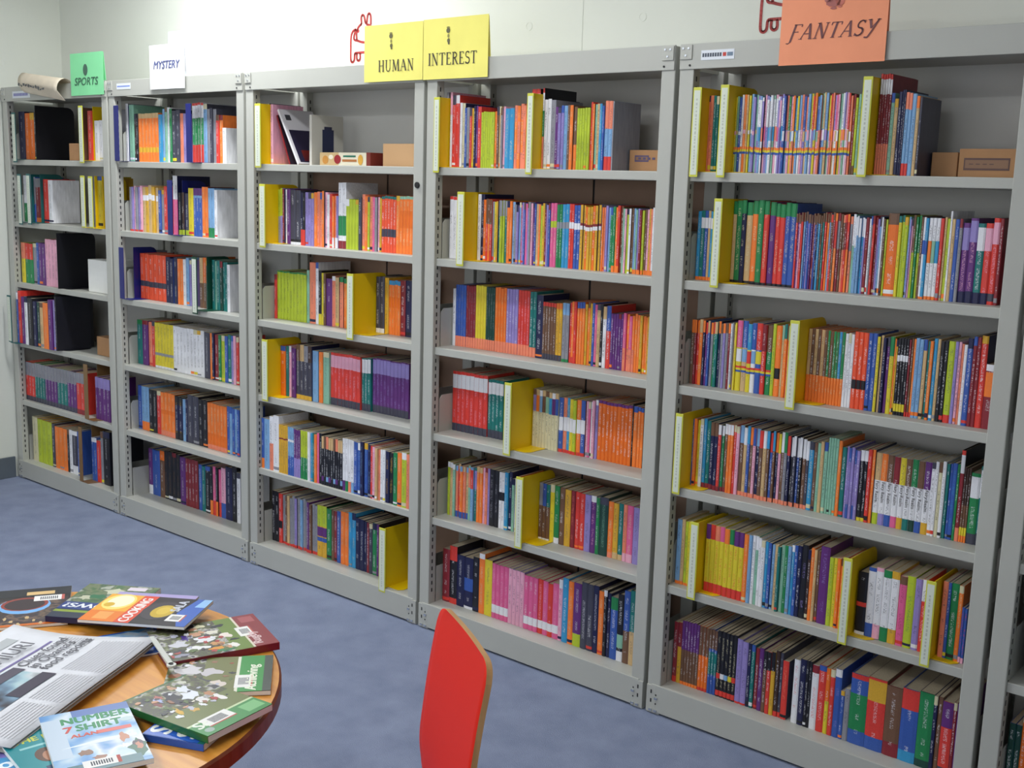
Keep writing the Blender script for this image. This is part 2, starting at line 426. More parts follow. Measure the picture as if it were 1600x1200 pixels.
PAL = dict(r=(228,56,46), o=(254,126,40), O=(246,112,22), y=(228,208,40), Y=(224,170,40), l=(184,204,40), g=(28,134,74), G=(18,66,56), t=(16,118,114), c=(44,150,206), b=(50,88,176), B=(24,28,74),
           p=(98,40,122), P=(230,92,148), k=(238,168,194), m=(140,34,46), n=(116,80,58), N=(64,40,34), w=(232,232,238), W=(216,208,170), s=(142,142,152), S=(64,64,82), x=(24,24,34), a=(212,176,122),
           v=(148,132,200), u=(122,170,216), e=(136,190,164), f=(244,134,100), R=(248,84,46))
CNAME = dict(r='red', o='orange', O='deep orange', y='yellow', Y='golden yellow', l='lime green', g='green', G='dark green', t='teal', c='bright blue', b='blue', B='navy', p='purple', P='pink', k='pale pink', m='maroon', n='brown',
             N='dark brown', w='white', W='cream', s='grey', S='dark grey', x='black', a='tan', v='lavender', u='pale blue', e='mint green', f='salmon', R='vermilion')
PAL = {k: tuple(int(c*.93+sum(v)/3*.07+3) for c in v) for k, v in PAL.items()}
LINP = {k: lin(v) for k, v in PAL.items()}
INKC = {k: ('w' if sum(PAL[k]) < 400 else ('x' if sum(PAL[k]) > 560 else ('W' if k in 'rogtcbpmnPO' else 'S'))) for k in PAL}
BOOKDATA = """
5 0 3.7720 3.7793 0.045 0.195 1 vkv|.7,.9,p
5 0 3.7793 3.7875 0.045 0.197 1 x
5 0 3.7875 3.7996 0.045 0.197 1 f
5 0 3.7996 3.8090 0.045 0.197 1 f
5 0 3.8090 3.8258 0.045 0.196 2 t
5 0 3.8687 3.9397 0.045 0.195 11 oyebwoayuve|.5,.55,wkaw;.30,.335,o;.27,.30,y;.24,.27,b
5 0 3.9397 4.0135 0.045 0.194 12 vuwkvuwekwv|.6,.95,wwvkwsw;.42,.6,ucfPvc;.30,.335,o;.27,.30,y;.24,.27,b
5 0 4.0135 4.0803 0.045 0.193 11 bukyfouwkva|.42,.55,wkauwyu;.56,1,bfgkocyuf;.30,.335,o;.27,.30,y;.24,.27,b
5 0 4.0803 4.1393 0.045 0.195 10 uwvykfbuae|.42,.55,kwvuef;.56,1,uyrobuea;.30,.335,o;.27,.30,y;.24,.27,b
5 0 4.1393 4.1968 0.045 0.195 11 kfawoykewkf|.42,.55,fokawy;.56,1,rfvPkewvk;.30,.335,o;.27,.30,y;.24,.27,b
5 0 4.1968 4.2093 0.045 0.190 2 ml|.0,.12,n
5 0 4.2093 4.2228 0.045 0.190 2 ey
5 0 4.2557 4.2913 0.045 0.235 6 m|0,.31,f;.8,.95,w;.95,1,r
5 0 4.2913 4.3000 0.045 0.191 1 e
5 0 4.3000 4.3092 0.045 0.178 1 a
5 0 4.3092 4.3183 0.045 0.193 1 B
5 0 4.3183 4.3269 0.045 0.198 2 B
5 0 4.3269 4.3429 0.045 0.193 2 u|0,.15,r;.8,1,f
5 0 4.3429 4.3530 0.045 0.190 1 u
5 0 4.3530 4.3609 0.045 0.183 1 a|.85,1,o
5 0 4.3609 4.3672 0.045 0.182 1 S
5 1 3.7720 3.7824 0.060 0.186 1 c|0,.05,o
5 1 3.7824 3.7942 0.060 0.187 1 t|0,.05,o;.75,.9,w
5 1 3.7942 3.8045 0.060 0.187 1 b|0,.05,o;.75,.9,w
5 1 3.8045 3.8196 0.060 0.188 2 ac|0,.05,o;.75,.9,w
5 1 3.8535 4.0620 0.060 0.217 13 xagBaogrprrbb|.84,1,g;0,.03,x~W
5 1 4.0620 4.1559 0.060 0.192 18 rpkrubvbpmbBcntrou|.88,1,n
5 1 4.1559 4.2133 0.060 0.193 9 rnomnfrof|.55,.9,nmrsn
5 1 4.2133 4.2260 0.060 0.191 2 eu|.6,1,w
5 1 4.2260 4.2478 0.060 0.189 4 uucv|.75,1,w
5 1 4.2478 4.2557 0.060 0.189 1 m
5 1 4.2557 4.2659 0.060 0.190 2 ws
5 1 4.2659 4.2828 0.060 0.189 3 rmv
5 1 4.2828 4.3029 0.060 0.189 4 uwnl
5 1 4.3029 4.3289 0.060 0.200 1 O
5 1 4.3289 4.3437 0.060 0.193 2 yl|.92,1,t
5 1 4.3437 4.3535 0.060 0.193 1 l
5 1 4.3535 4.3654 0.060 0.192 3 uvk
5 1 4.3654 4.3896 0.060 0.194 4 lgln|.55,1,nggn
5 1 4.3896 4.4029 0.060 0.195 2 wc|.55,.72,b;0,.03,o
5 1 4.4029 4.4304 0.060 0.193 3 w|.45,.72,oec;0,.04,o
5 1 4.4304 4.4382 0.060 0.193 1 r
5 1 4.4382 4.4517 0.060 0.194 2 al
5 1 4.4517 4.4569 0.060 0.211 1 w
5 1 4.4569 4.4647 0.060 0.191 1 a
5 1 4.4647 4.4822 0.060 0.191 2 bs
5 1 4.4822 4.4990 0.060 0.186 1 p|0,.14,B;.66,.94,v~k
5 1 4.4990 4.5167 0.060 0.196 1 p|0,.14,B;.72,.97,v~k
5 1 4.5167 4.5342 0.060 0.186 1 t|0,.14,B;.66,.95,w~w
5 1 4.5342 4.5507 0.060 0.187 1 r|0,.14,B;.66,.94,k~k
5 1 4.5507 4.5655 0.060 0.200 1 r|0,.04,r;.04,.13,S;.7,.95,k~k
5 1 4.5655 4.5738 0.060 0.198 1 m
5 2 3.7720 3.7885 0.061 0.177 2 nm|.8,1,o
5 2 3.7885 3.8083 0.061 0.179 2 ro|.8,1,oaf
5 2 3.8083 3.8619 0.061 0.180 7 BpbsgtB|.82,1,ora
5 2 3.8619 3.8927 0.060 0.181 4 svsm|.85,1,no
5 2 3.8927 3.9130 0.060 0.183 4 wsay
5 2 3.9130 4.0186 0.060 0.188 7 yaywbrg|.62,1,Pbcbrmn;.42,.6,wuruyrg;.33,.36,r;.30,.33,y;.27,.30,b
5 2 4.0186 4.0283 0.059 0.191 1 l
5 2 4.0283 4.0443 0.059 0.189 1 o|.25,.4,x
5 2 4.0443 4.0760 0.059 0.191 4 aofo|.8,1,et
5 2 4.1104 4.1638 0.059 0.189 6 o|.37,1,nana
5 2 4.1638 4.2196 0.058 0.189 7 o|.37,1,ngnggcgl
5 2 4.2196 4.2432 0.058 0.188 3 w
5 2 4.2432 4.2798 0.058 0.194 3 R|.26,.38,x~w
5 2 4.2798 4.3028 0.057 0.194 2 b
5 2 4.3028 4.3181 0.057 0.194 2 ya
5 2 4.3181 4.3351 0.057 0.191 2 Bp
5 2 4.3351 4.3463 0.057 0.193 1 y|.75,1,g
5 2 4.3463 4.3547 0.057 0.191 2 oY
5 2 4.3547 4.3824 0.057 0.191 4 x|.7,.78,w;.05,.15,y
5 2 4.3824 4.3989 0.057 0.193 3 mno|0,.06,r
5 2 4.3989 4.4179 0.056 0.194 2 u
5 2 4.4179 4.4341 0.056 0.195 2 at
5 2 4.4341 4.4582 0.056 0.196 3 oca
5 2 4.4582 4.4768 0.056 0.196 2 x
5 2 4.4768 4.4925 0.056 0.195 1 l|0,.1,r
5 2 4.4925 4.5004 0.056 0.196 1 v
5 2 4.5004 4.5134 0.056 0.194 2 kf
5 2 4.5134 4.5211 0.056 0.193 1 w~r
5 2 4.5211 4.5340 0.055 0.207 1 b~w
5 2 4.5340 4.5519 0.055 0.214 2 m
5 2 4.5519 4.5671 0.055 0.218 1 r
5 2 4.5671 4.5913 0.055 0.153 1 m|.9,1,w;.5,.88,o
5 3 3.7763 3.7867 0.057 0.189 1 P
5 3 3.7867 3.7999 0.058 0.189 1 b
5 3 3.7999 3.8182 0.058 0.191 2 oy
5 3 3.8182 3.8291 0.058 0.192 1 w
5 3 3.8291 3.8508 0.059 0.192 2 ct|0,.07,m
5 3 3.8508 3.8758 0.059 0.189 2 B|.8,1,n;0,.07,m
5 3 3.8758 3.9041 0.060 0.191 3 rgn|.85,1,w;0,.07,m
5 3 3.9041 3.9217 0.060 0.192 2 o|.85,1,w
5 3 3.9217 3.9391 0.061 0.193 2 rk|.9,1,W
5 3 3.9391 4.0311 0.062 0.195 9 nabnkBnan|.75,1,uwcoburwc;0,.06,f
5 3 4.0311 4.0906 0.063 0.194 7 bnBknsB|.72,1,rcoywg;0,.06,f
5 3 4.0906 4.1424 0.065 0.188 6 xSbxnS|.72,1,w;0,.06,f
5 3 4.1424 4.1551 0.065 0.182 1 c
5 3 4.1551 4.1646 0.066 0.183 1 n
5 3 4.1646 4.1930 0.066 0.189 3 eae
5 3 4.1930 4.2210 0.067 0.202 4 ee
5 3 4.2210 4.2303 0.067 0.199 1 o
5 3 4.2303 4.2426 0.068 0.183 1 t
5 3 4.2426 4.2791 0.068 0.184 5 vb|.2,.8,v~w
5 3 4.2791 4.3002 0.069 0.183 2 x|0,.05,y;.85,1,w
5 3 4.3002 4.3180 0.069 0.187 2 ro
5 3 4.3180 4.4592 0.072 0.183 9 w|.62,1,aonmyngnpo;0,.16,lvbPYtGbY~S
5 3 4.4592 4.4936 0.074 0.188 4 wwW
5 3 4.4936 4.5079 0.075 0.189 2 tb
5 3 4.5079 4.5188 0.075 0.189 1 b~c
5 3 4.5188 4.5253 0.075 0.190 1 g
5 3 4.5253 4.5351 0.075 0.226 1 m|.75,.95,w;.95,1,r;0,.15,f
5 3 4.5351 4.5523 0.076 0.184 3 n|.0,.09,o;.09,.2,y;.5,1,N
5 3 4.5523 4.5737 0.076 0.176 1 g|0,.15,S;.65,.95,w~w
5 3 4.5737 4.5832 0.077 0.193 1 t|0,.15,S;.6,.95,w~w
5 3 4.5832 4.5922 0.077 0.192 1 p|0,.15,S;.6,.95,w~w
5 4 3.7731 3.7883 0.040 0.190 1 u|0,.05,o
5 4 3.7883 3.7996 0.040 0.191 1 a|0,.05,o
5 4 3.7996 3.8184 0.040 0.190 2 ly|0,.04,o
5 4 3.8519 3.9851 0.040 0.195 9 y|.78,1,gprfPogpp;0,.14,r~r
5 4 3.9851 3.9990 0.040 0.190 1 o
5 4 3.9990 4.0095 0.040 0.193 1 u
5 4 4.0095 4.0371 0.040 0.191 3 we|.8,1,w
5 4 4.0371 4.0487 0.040 0.186 1 w
5 4 4.0487 4.0678 0.040 0.186 2 cb
5 4 4.0678 4.0947 0.040 0.185 3 uat
5 4 4.0947 4.1148 0.040 0.187 2 eg
5 4 4.1148 4.1247 0.041 0.187 1 u
5 4 4.1247 4.1543 0.041 0.192 3 cbB
5 4 4.1543 4.1719 0.041 0.200 1 x~v
5 4 4.1719 4.1804 0.041 0.191 1 N
5 4 4.1804 4.2061 0.041 0.195 3 oan
5 4 4.2061 4.2316 0.041 0.209 1 p~v
5 4 4.2316 4.2442 0.041 0.184 1 l
5 4 4.2442 4.2630 0.041 0.185 2 yo
5 4 4.2630 4.2860 0.041 0.188 2 o
5 4 4.3107 4.3369 0.041 0.164 1 x|.45,.52,r;0,.05,w
5 4 4.3369 4.3567 0.041 0.183 1 b|.2,.95,w~S
5 4 4.3567 4.3759 0.041 0.186 1 k|.2,.95,w~S
5 4 4.3759 4.3966 0.041 0.186 1 g|.2,.9,w~S
5 4 4.3966 4.4172 0.041 0.186 1 Y|.2,.9,w~S
5 4 4.4172 4.4358 0.042 0.181 1 P~m
5 4 4.4358 4.4566 0.042 0.184 1 l~g
5 4 4.4566 4.4737 0.042 0.183 1 v~B
5 4 4.4737 4.4863 0.042 0.185 1 r|.7,1,w
5 4 4.5228 4.5356 0.042 0.192 1 f
5 4 4.5356 4.5434 0.042 0.191 1 b
5 4 4.5434 4.5615 0.042 0.193 1 g
5 4 4.5615 4.5725 0.042 0.190 1 o
5 4 4.5725 4.5860 0.042 0.138 2 b|0,.1,k~r
5 5 3.7720 3.7862 0.055 0.183 1 m|0,.1,r
5 5 3.7862 3.7993 0.055 0.185 1 Y|.6,1,m
5 5 3.7993 3.8571 0.055 0.193 6 n|.55,1,p;0,.05,o
5 5 3.8571 3.8886 0.055 0.191 3 O|.55,1,n;0,.05,r
5 5 3.8886 3.9159 0.055 0.192 3 b|.7,1,n;.3,.65,t
5 5 3.9159 3.9773 0.055 0.194 5 x|.28,.36,rwuy;.02,.1,r~W
5 5 3.9773 3.9939 0.055 0.188 1 v|0,.03,r
5 5 3.9939 4.0112 0.055 0.186 1 v|0,.03,r
5 5 4.0112 4.0223 0.055 0.183 1 B
5 5 4.0223 4.0335 0.055 0.183 1 t
5 5 4.0335 4.0593 0.055 0.181 2 mp
5 5 4.0593 4.0957 0.055 0.183 3 nrY|.7,1,x
5 5 4.0957 4.1173 0.055 0.185 2 NS|0,.08,r
5 5 4.1173 4.1351 0.055 0.167 1 r~f
5 5 4.1493 4.1669 0.055 0.180 1 w~r
5 5 4.1669 4.1844 0.055 0.185 1 B
5 5 4.1844 4.2017 0.055 0.188 2 x
5 5 4.2017 4.2210 0.055 0.182 1 w~r
5 5 4.2210 4.2416 0.055 0.185 1 r
5 5 4.2416 4.2531 0.055 0.183 1 y|.5,1,O
5 5 4.2531 4.2666 0.055 0.185 1 r~w
5 5 4.2666 4.2847 0.055 0.190 1 b~v
5 5 4.2847 4.2954 0.055 0.134 1 b
5 5 4.2954 4.3100 0.055 0.144 1 s
5 5 4.3100 4.3558 0.055 0.192 1 b|.2,.72,g;.93,1,r
5 5 4.3558 4.4040 0.055 0.194 1 r|0,.18,b;.68,.97,Y
5 5 4.4040 4.4449 0.055 0.188 1 m|.2,1,n
5 5 4.4449 4.4882 0.055 0.195 1 b|0,.15,c;.72,1,r
5 5 4.4882 4.5246 0.055 0.198 1 G|.1,1,g
5 5 4.5246 4.5456 0.055 0.198 2 Bn
5 5 4.5456 4.5724 0.055 0.190 1 r|.65,1,p;0,.1,S
5 5 4.5724 4.5912 0.055 0.191 2 mp
4 0 2.8420 2.8651 0.045 0.234 2 skv|0,.7,w
4 0 2.8651 2.8950 0.045 0.223 2 r
4 0 2.8950 2.9172 0.045 0.201 2 wW
4 0 2.9172 2.9392 0.045 0.190 2 bs
4 0 2.9392 2.9575 0.045 0.187 2 rY
4 0 2.9575 2.9734 0.045 0.189 2 Bp
4 0 2.9734 2.9878 0.045 0.188 1 r
4 0 2.9878 3.0328 0.045 0.171 5 l
4 0 3.0328 3.0518 0.045 0.171 2 lo
4 0 3.0518 3.0609 0.045 0.184 1 n
4 0 3.0609 3.0853 0.045 0.183 3 ask
4 0 3.0853 3.1212 0.045 0.180 2 c
4 0 3.1212 3.1809 0.045 0.189 5 fof|.25,.75,of
4 0 3.1876 3.2373 0.045 0.234 3 w|0,.4,f;.4,.72,g;.94,1,r
4 0 3.2373 3.2635 0.045 0.201 2 w
4 0 3.2635 3.2797 0.045 0.200 1 s
4 0 3.2797 3.3118 0.045 0.182 3 pvv
4 0 3.3118 3.3246 0.045 0.182 1 u
4 0 3.3246 3.3341 0.045 0.184 1 n
4 0 3.3341 3.3593 0.045 0.184 2 on|.0,.4,o
4 0 3.3593 3.4060 0.045 0.176 5 l
4 0 3.4060 3.4214 0.045 0.191 2 ro
4 0 3.4214 3.4579 0.045 0.184 4 eacb
4 0 3.4579 3.4850 0.045 0.193 2 u|0,.2,r;.6,1,f
4 0 3.4850 3.4897 0.045 0.193 1 s
4 1 2.8475 2.8795 0.060 0.198 2 w|.95,1,r
4 1 2.9566 2.9662 0.060 0.204 1 g
4 1 2.9662 2.9933 0.060 0.207 2 wB
4 1 2.9933 3.0043 0.060 0.192 1 O
4 1 3.0043 3.0296 0.060 0.192 3 ror|.6,1,n
4 1 3.0296 3.0547 0.060 0.185 3 syY
4 1 3.0547 3.0901 0.060 0.189 4 tll|.75,1,s
4 1 3.0901 3.1112 0.060 0.191 2 oo
4 1 3.1112 3.1460 0.060 0.185 4 usvu
4 1 3.1460 3.1735 0.060 0.186 4 rvbP
4 1 3.1735 3.2075 0.060 0.187 5 vskpb
4 1 3.2075 3.2411 0.060 0.186 4 aolY
4 1 3.2411 3.2624 0.060 0.188 3 mvb
4 1 3.2624 3.2861 0.060 0.190 2 P|.62,.72,l
4 1 3.2861 3.3071 0.060 0.188 2 g|.62,.72,s
4 1 3.3071 3.3330 0.060 0.189 2 c|.62,.72,s
4 1 3.3330 3.3511 0.060 0.191 2 r|.62,.72,w
4 1 3.3511 3.3747 0.060 0.188 2 b|.62,.72,w
4 1 3.3747 3.4468 0.060 0.188 8 YYO|.62,.68,w;.68,.72,m
4 1 3.4468 3.4653 0.060 0.190 3 Bof
4 1 3.4653 3.4898 0.060 0.187 3 vug
4 1 3.4898 3.5170 0.060 0.187 3 gorw|.0,.1,o
4 1 3.5170 3.5618 0.060 0.186 6 neklw
4 1 3.5618 3.5913 0.060 0.185 4 uevm|0,.07,o
4 1 3.5913 3.6204 0.060 0.186 4 lnkY|0,.07,o
4 1 3.6204 3.6406 0.060 0.186 3 fwb|0,.07,o
4 2 2.8420 2.8551 0.089 0.188 1 w~S
4 2 2.8551 2.9012 0.089 0.202 4 b|0,.17,f~s
4 2 2.9012 2.9428 0.090 0.202 4 m|0,.17,f~s
4 2 2.9428 2.9876 0.090 0.206 4 y|0,.17,f~Y
4 2 2.9876 3.0258 0.090 0.204 4 G|0,.17,f~s
4 2 3.0258 3.0736 0.090 0.206 4 O|0,.17,f~a
4 2 3.0736 3.1214 0.090 0.206 4 v|0,.17,f~w
4 2 3.1214 3.1683 0.091 0.206 4 r|0,.17,f~k
4 2 3.1683 3.1946 0.091 0.205 2 t|0,.15,f
4 2 3.1946 3.2207 0.091 0.198 1 B
4 2 3.2207 3.2728 0.091 0.176 5 n|.0,.1,S;.93,1,r
4 2 3.2728 3.2961 0.091 0.178 2 Y|0,.1,S;.9,1,o
4 2 3.2961 3.3226 0.092 0.181 2 s|0,.05,g;.8,1,u
4 2 3.3226 3.3520 0.092 0.188 3 ror|0,.1,r
4 2 3.3520 3.3812 0.092 0.189 3 o|.9,1,b
4 2 3.3812 3.4068 0.092 0.189 3 Yo
4 2 3.4068 3.4259 0.092 0.187 2 bP
4 2 3.4259 3.4386 0.092 0.187 1 a
4 2 3.4386 3.4480 0.092 0.188 1 x
4 2 3.4480 3.4606 0.092 0.183 1 w|.8,1,a
4 2 3.4606 3.4762 0.093 0.186 1 r|.6,1,b
4 2 3.4762 3.5224 0.093 0.165 5 p
4 2 3.5224 3.5619 0.093 0.168 4 Po|0,.4,f
4 2 3.5619 3.6126 0.093 0.170 6 ooY
4 3 2.8420 2.9970 0.096 0.203 8 r|0,.13,S;.72,.95,w~k
4 3 2.9970 3.0623 0.100 0.194 4 t|0,.14,S;.75,.95,w~w
4 3 3.1297 3.2833 0.105 0.184 12 W|.62,.9,cpbrvoune;.9,1,nawa
4 3 3.2833 3.3846 0.109 0.174 7 bfcylob|.4,.65,w;0,.06,r
4 3 3.3846 3.4292 0.112 0.179 5 kPwkv
4 3 3.4292 3.5528 0.115 0.183 9 O|.95,1,p;.5,.75,O
4 3 3.5528 3.5558 0.117 0.190 1 x
4 3 3.5558 3.5709 0.117 0.185 1 o|.9,1,b
4 3 3.5709 3.5918 0.118 0.182 2 o|.93,1,b
4 4 2.8505 2.8856 0.073 0.182 3 lae|.9,1,w
4 4 2.8856 2.9433 0.074 0.181 5 frofa|.9,1,ua;0,.12,b
4 4 2.9433 2.9774 0.075 0.187 3 eut|.6,.95,frv
4 4 2.9774 3.0036 0.076 0.188 2 o|.9,1,a
4 4 3.0036 3.0333 0.077 0.188 3 kfv
4 4 3.0333 3.0737 0.077 0.190 2 x~s
4 4 3.0737 3.0976 0.078 0.189 2 w|.5,.65,x
4 4 3.0976 3.1264 0.079 0.194 2 cB
4 4 3.1264 3.1386 0.079 0.175 1 e
4 4 3.1386 3.1564 0.080 0.183 2 wO
4 4 3.2230 3.2813 0.082 0.183 4 n|.6,1,bsbt;0,.03,w
4 4 3.2813 3.2982 0.083 0.184 1 y
4 4 3.2982 3.3184 0.083 0.185 1 g|0,.1,w
4 4 3.3184 3.3385 0.084 0.183 1 n
4 4 3.3385 3.3617 0.084 0.182 1 Y
4 4 3.3617 3.3782 0.085 0.181 1 m~f
4 4 3.3782 3.4140 0.086 0.180 2 r
4 4 3.4140 3.4367 0.086 0.180 1 b|0,1,v
4 4 3.4367 3.4559 0.087 0.180 1 p~k
4 4 3.4559 3.4686 0.087 0.179 1 e|0,1,g
4 4 3.4686 3.5003 0.088 0.183 1 G~e
4 4 3.5003 3.5191 0.089 0.175 1 o|0,.1,f
4 4 3.5191 3.5378 0.089 0.174 1 Y|0,.12,a
4 4 3.5378 3.5545 0.090 0.176 1 t|0,.1,a
4 4 3.5545 3.5686 0.090 0.175 1 f|0,.15,k
4 4 3.5686 3.5900 0.090 0.175 1 P|0,.15,k
4 4 3.5900 3.6143 0.091 0.175 1 w|0,1,v
4 5 2.8462 2.8785 0.060 0.185 1 m
4 5 2.8785 2.9121 0.060 0.202 1 x|.75,1,r;0,.1,r~w
4 5 2.9121 2.9461 0.060 0.180 1 B
4 5 2.9461 2.9851 0.060 0.179 1 B|.35,.6,b;0,.05,w
4 5 2.9851 3.0122 0.060 0.187 1 x
4 5 3.0122 3.0367 0.060 0.208 1 o
4 5 3.0367 3.0693 0.060 0.191 1 y
4 5 3.0693 3.1401 0.060 0.186 4 P|.1,.2,f;.1,.25,w~k
4 5 3.1401 3.2057 0.060 0.185 4 v|.1,.22,w;0,1,k~w
4 5 3.2057 3.2627 0.060 0.180 3 P|.1,.25,w~w
4 5 3.2627 3.3463 0.060 0.181 4 rPrP|.1,.25,w~k
4 5 3.3463 3.3613 0.060 0.201 1 k
4 5 3.3613 3.3837 0.060 0.211 1 c~w
4 5 3.3837 3.4040 0.060 0.203 1 o
4 5 3.4040 3.4341 0.060 0.206 1 p|0,.2,l
4 5 3.4341 3.4802 0.060 0.213 2 S
4 5 3.4802 3.4998 0.060 0.216 1 B
4 5 3.4998 3.5192 0.060 0.202 1 o
4 5 3.5192 3.5449 0.060 0.208 2 xB
4 5 3.5449 3.5703 0.060 0.195 1 b|.8,1,g
4 5 3.5703 3.5924 0.060 0.212 1 x|.2,.4,e;0,.15,w~w
4 5 3.5924 3.6142 0.060 0.228 1 b|0,.45,n
4 5 3.6142 3.6341 0.060 0.234 1 t|0,.45,a
3 0 1.9418 1.9677 0.045 0.216 2 wk
3 1 1.9717 2.0017 0.060 0.202 2 sv|.5,1,l
3 1 2.0017 2.0245 0.060 0.199 2 mw
3 1 2.0245 2.0442 0.060 0.200 1 p
3 1 2.0442 2.1026 0.060 0.198 2 S|0,.08,w;.05,.1,x
3 1 2.1026 2.1286 0.060 0.187 2 Bx|0,.3,r
3 1 2.1286 2.1762 0.060 0.191 3 v
3 1 2.1762 2.2072 0.060 0.192 2 of
3 1 2.2072 2.2490 0.060 0.196 3 fok
3 1 2.2490 2.2766 0.060 0.188 2 wr
3 1 2.2766 2.3085 0.060 0.188 3 ofv|0,.2,w
3 1 2.3085 2.3490 0.060 0.231 2 w|0,.12,m;.2,.5,g
3 1 2.3490 2.4128 0.060 0.173 4 l~l
3 1 2.4128 2.4286 0.060 0.183 1 S
3 1 2.4286 2.4590 0.060 0.191 2 fo
3 1 2.4590 2.4959 0.060 0.188 3 lfP
3 1 2.4959 2.5189 0.060 0.186 2 sk
3 1 2.5189 2.5299 0.060 0.183 1 Y
3 1 2.5299 2.6001 0.060 0.190 5 R|.28,.42,S;.95,1,t
3 1 2.6001 2.6166 0.060 0.192 1 o
3 1 2.6166 2.6800 0.060 0.193 4 o|.95,1,e;.45,.75,O
3 2 1.9120 1.9265 0.088 0.168 1 r
3 2 1.9265 2.0953 0.091 0.183 9 l|.97,1,g
3 2 2.0953 2.1103 0.094 0.196 1 e
3 2 2.1103 2.1434 0.095 0.227 1 f
3 2 2.1434 2.1590 0.096 0.227 1 w
3 2 2.1590 2.1762 0.096 0.200 1 x|0,.2,y
3 2 2.1762 2.1994 0.097 0.196 2 yn
3 2 2.1994 2.2334 0.098 0.174 1 v|0,1,p
3 2 2.2334 2.2712 0.099 0.186 2 fa
3 2 2.2712 2.3086 0.101 0.185 2 fo|.9,1,g
3 2 2.4183 2.4342 0.106 0.192 1 s|.8,1,r
3 2 2.4342 2.4972 0.107 0.197 3 S|0,.08,w
3 2 2.4972 2.5167 0.109 0.195 1 Y
3 2 2.5167 2.5728 0.111 0.190 4 o|.92,1,c;.5,.7,O
3 2 2.5728 2.5970 0.112 0.193 1 m
3 2 2.5970 2.6256 0.113 0.195 1 B
3 3 1.9520 1.9679 0.060 0.190 1 g
3 3 1.9679 2.0091 0.062 0.190 1 O
3 3 2.0091 2.0265 0.064 0.193 1 t
3 3 2.0265 2.0395 0.065 0.195 1 k
3 3 2.0395 2.0610 0.067 0.187 1 p
3 3 2.0610 2.1500 0.071 0.205 4 S|0,.08,Y;.7,1,nasN
3 3 2.1500 2.1816 0.075 0.191 1 c|0,1,u
3 3 2.1816 2.2039 0.078 0.191 1 o
3 3 2.2039 2.2367 0.080 0.191 1 e
3 3 2.2367 2.3959 0.088 0.195 8 r|0,.14,S;.72,.95,k~k
3 3 2.3959 2.4422 0.096 0.192 3 t|0,.14,S;.72,.98,w~w
3 3 2.4422 2.6249 0.106 0.196 10 p|0,.14,S;.72,.98,v~v
3 4 1.9120 1.9284 0.022 0.195 1 b|0,.2,o
3 4 1.9284 1.9604 0.022 0.196 1 u
3 4 1.9604 1.9831 0.022 0.211 1 w|.0,.5,f
3 4 1.9831 2.0169 0.022 0.217 1 w
3 4 2.0169 2.0703 0.022 0.187 4 Y|.7,.73,m
3 4 2.0703 2.1054 0.022 0.186 3 u|0,.4,b;.7,.75,w
3 4 2.1054 2.1434 0.022 0.181 3 p|0,.4,v
3 4 2.1434 2.1863 0.022 0.184 3 l|0,.45,g
3 4 2.1863 2.2234 0.022 0.183 3 wct
3 4 2.2234 2.2632 0.022 0.186 3 oPx
3 4 2.2632 2.3779 0.022 0.182 9 x|.75,1,anfa;.08,.18,pxu~w
3 4 2.3779 2.4377 0.022 0.193 4 w|0,.2,pgfu
3 4 2.4377 2.4574 0.022 0.189 1 b
3 4 2.4574 2.5254 0.022 0.193 4 bB~u
3 4 2.5254 2.5350 0.022 0.189 1 r
3 4 2.5350 2.5873 0.022 0.188 4 kafw
3 4 2.5873 2.5995 0.022 0.187 1 w
3 4 2.5995 2.6387 0.022 0.183 2 Bx~Y
3 4 2.6387 2.6590 0.022 0.187 1 g
3 4 2.6590 2.6801 0.022 0.190 1 o
3 4 2.6801 2.7029 0.022 0.192 1 l
3 4 2.7029 2.7174 0.022 0.191 1 f
3 5 1.9120 1.9538 0.070 0.203 2 x~w
3 5 1.9538 1.9745 0.070 0.199 1 r|.3,.45,x
3 5 1.9745 2.0358 0.070 0.196 4 snas|0,.05,r
3 5 2.0358 2.1116 0.070 0.202 5 svsus|0,.06,r
3 5 2.1116 2.1825 0.070 0.195 5 spns|0,.06,r
3 5 2.1825 2.2361 0.070 0.200 2 Y|.6,1,l;.4,.58,p;.3,.38,b
3 5 2.2361 2.2625 0.070 0.194 1 g
3 5 2.2625 2.2940 0.070 0.196 2 nm
3 5 2.2940 2.3148 0.070 0.198 1 b
3 5 2.3148 2.3582 0.070 0.201 2 o
3 5 2.3582 2.3969 0.070 0.207 2 c
3 5 2.3969 2.4422 0.070 0.194 2 B
3 5 2.4422 2.4868 0.070 0.190 3 BmS
3 5 2.4868 2.5084 0.070 0.194 1 g
3 5 2.5084 2.5211 0.070 0.195 1 p
2 0 0.9820 1.0123 0.045 0.240 1 ws
2 0 1.0123 1.0476 0.045 0.231 1 e
2 0 1.0476 1.0811 0.045 0.198 2 Nx
2 0 1.0811 1.2267 0.045 0.196 6 o|.9,1,a;.2,.3,Y
2 0 1.2267 1.2557 0.045 0.191 1 c
2 0 1.2557 1.2874 0.045 0.214 2 ue
2 0 1.2874 1.3231 0.045 0.214 2 wg
2 0 1.3231 1.3794 0.045 0.205 2 S
2 0 1.3794 1.4211 0.045 0.196 2 fv
2 0 1.4623 1.5367 0.045 0.229 4 w|0,.3,r;.3,.75,g;.96,1,r
2 0 1.5367 1.5607 0.045 0.225 1 u
2 0 1.5607 1.6160 0.045 0.209 3 sSs
2 0 1.6160 1.6577 0.045 0.185 2 ro
2 0 1.6577 1.6808 0.045 0.135 1 w
2 1 0.9977 1.0978 0.045 0.188 6 svk|0,.04,r
2 1 1.0978 1.2102 0.045 0.191 5 aY|.7,.82,w
2 1 1.2102 1.2543 0.045 0.180 2 bs
2 1 1.2543 1.2790 0.045 0.193 1 r
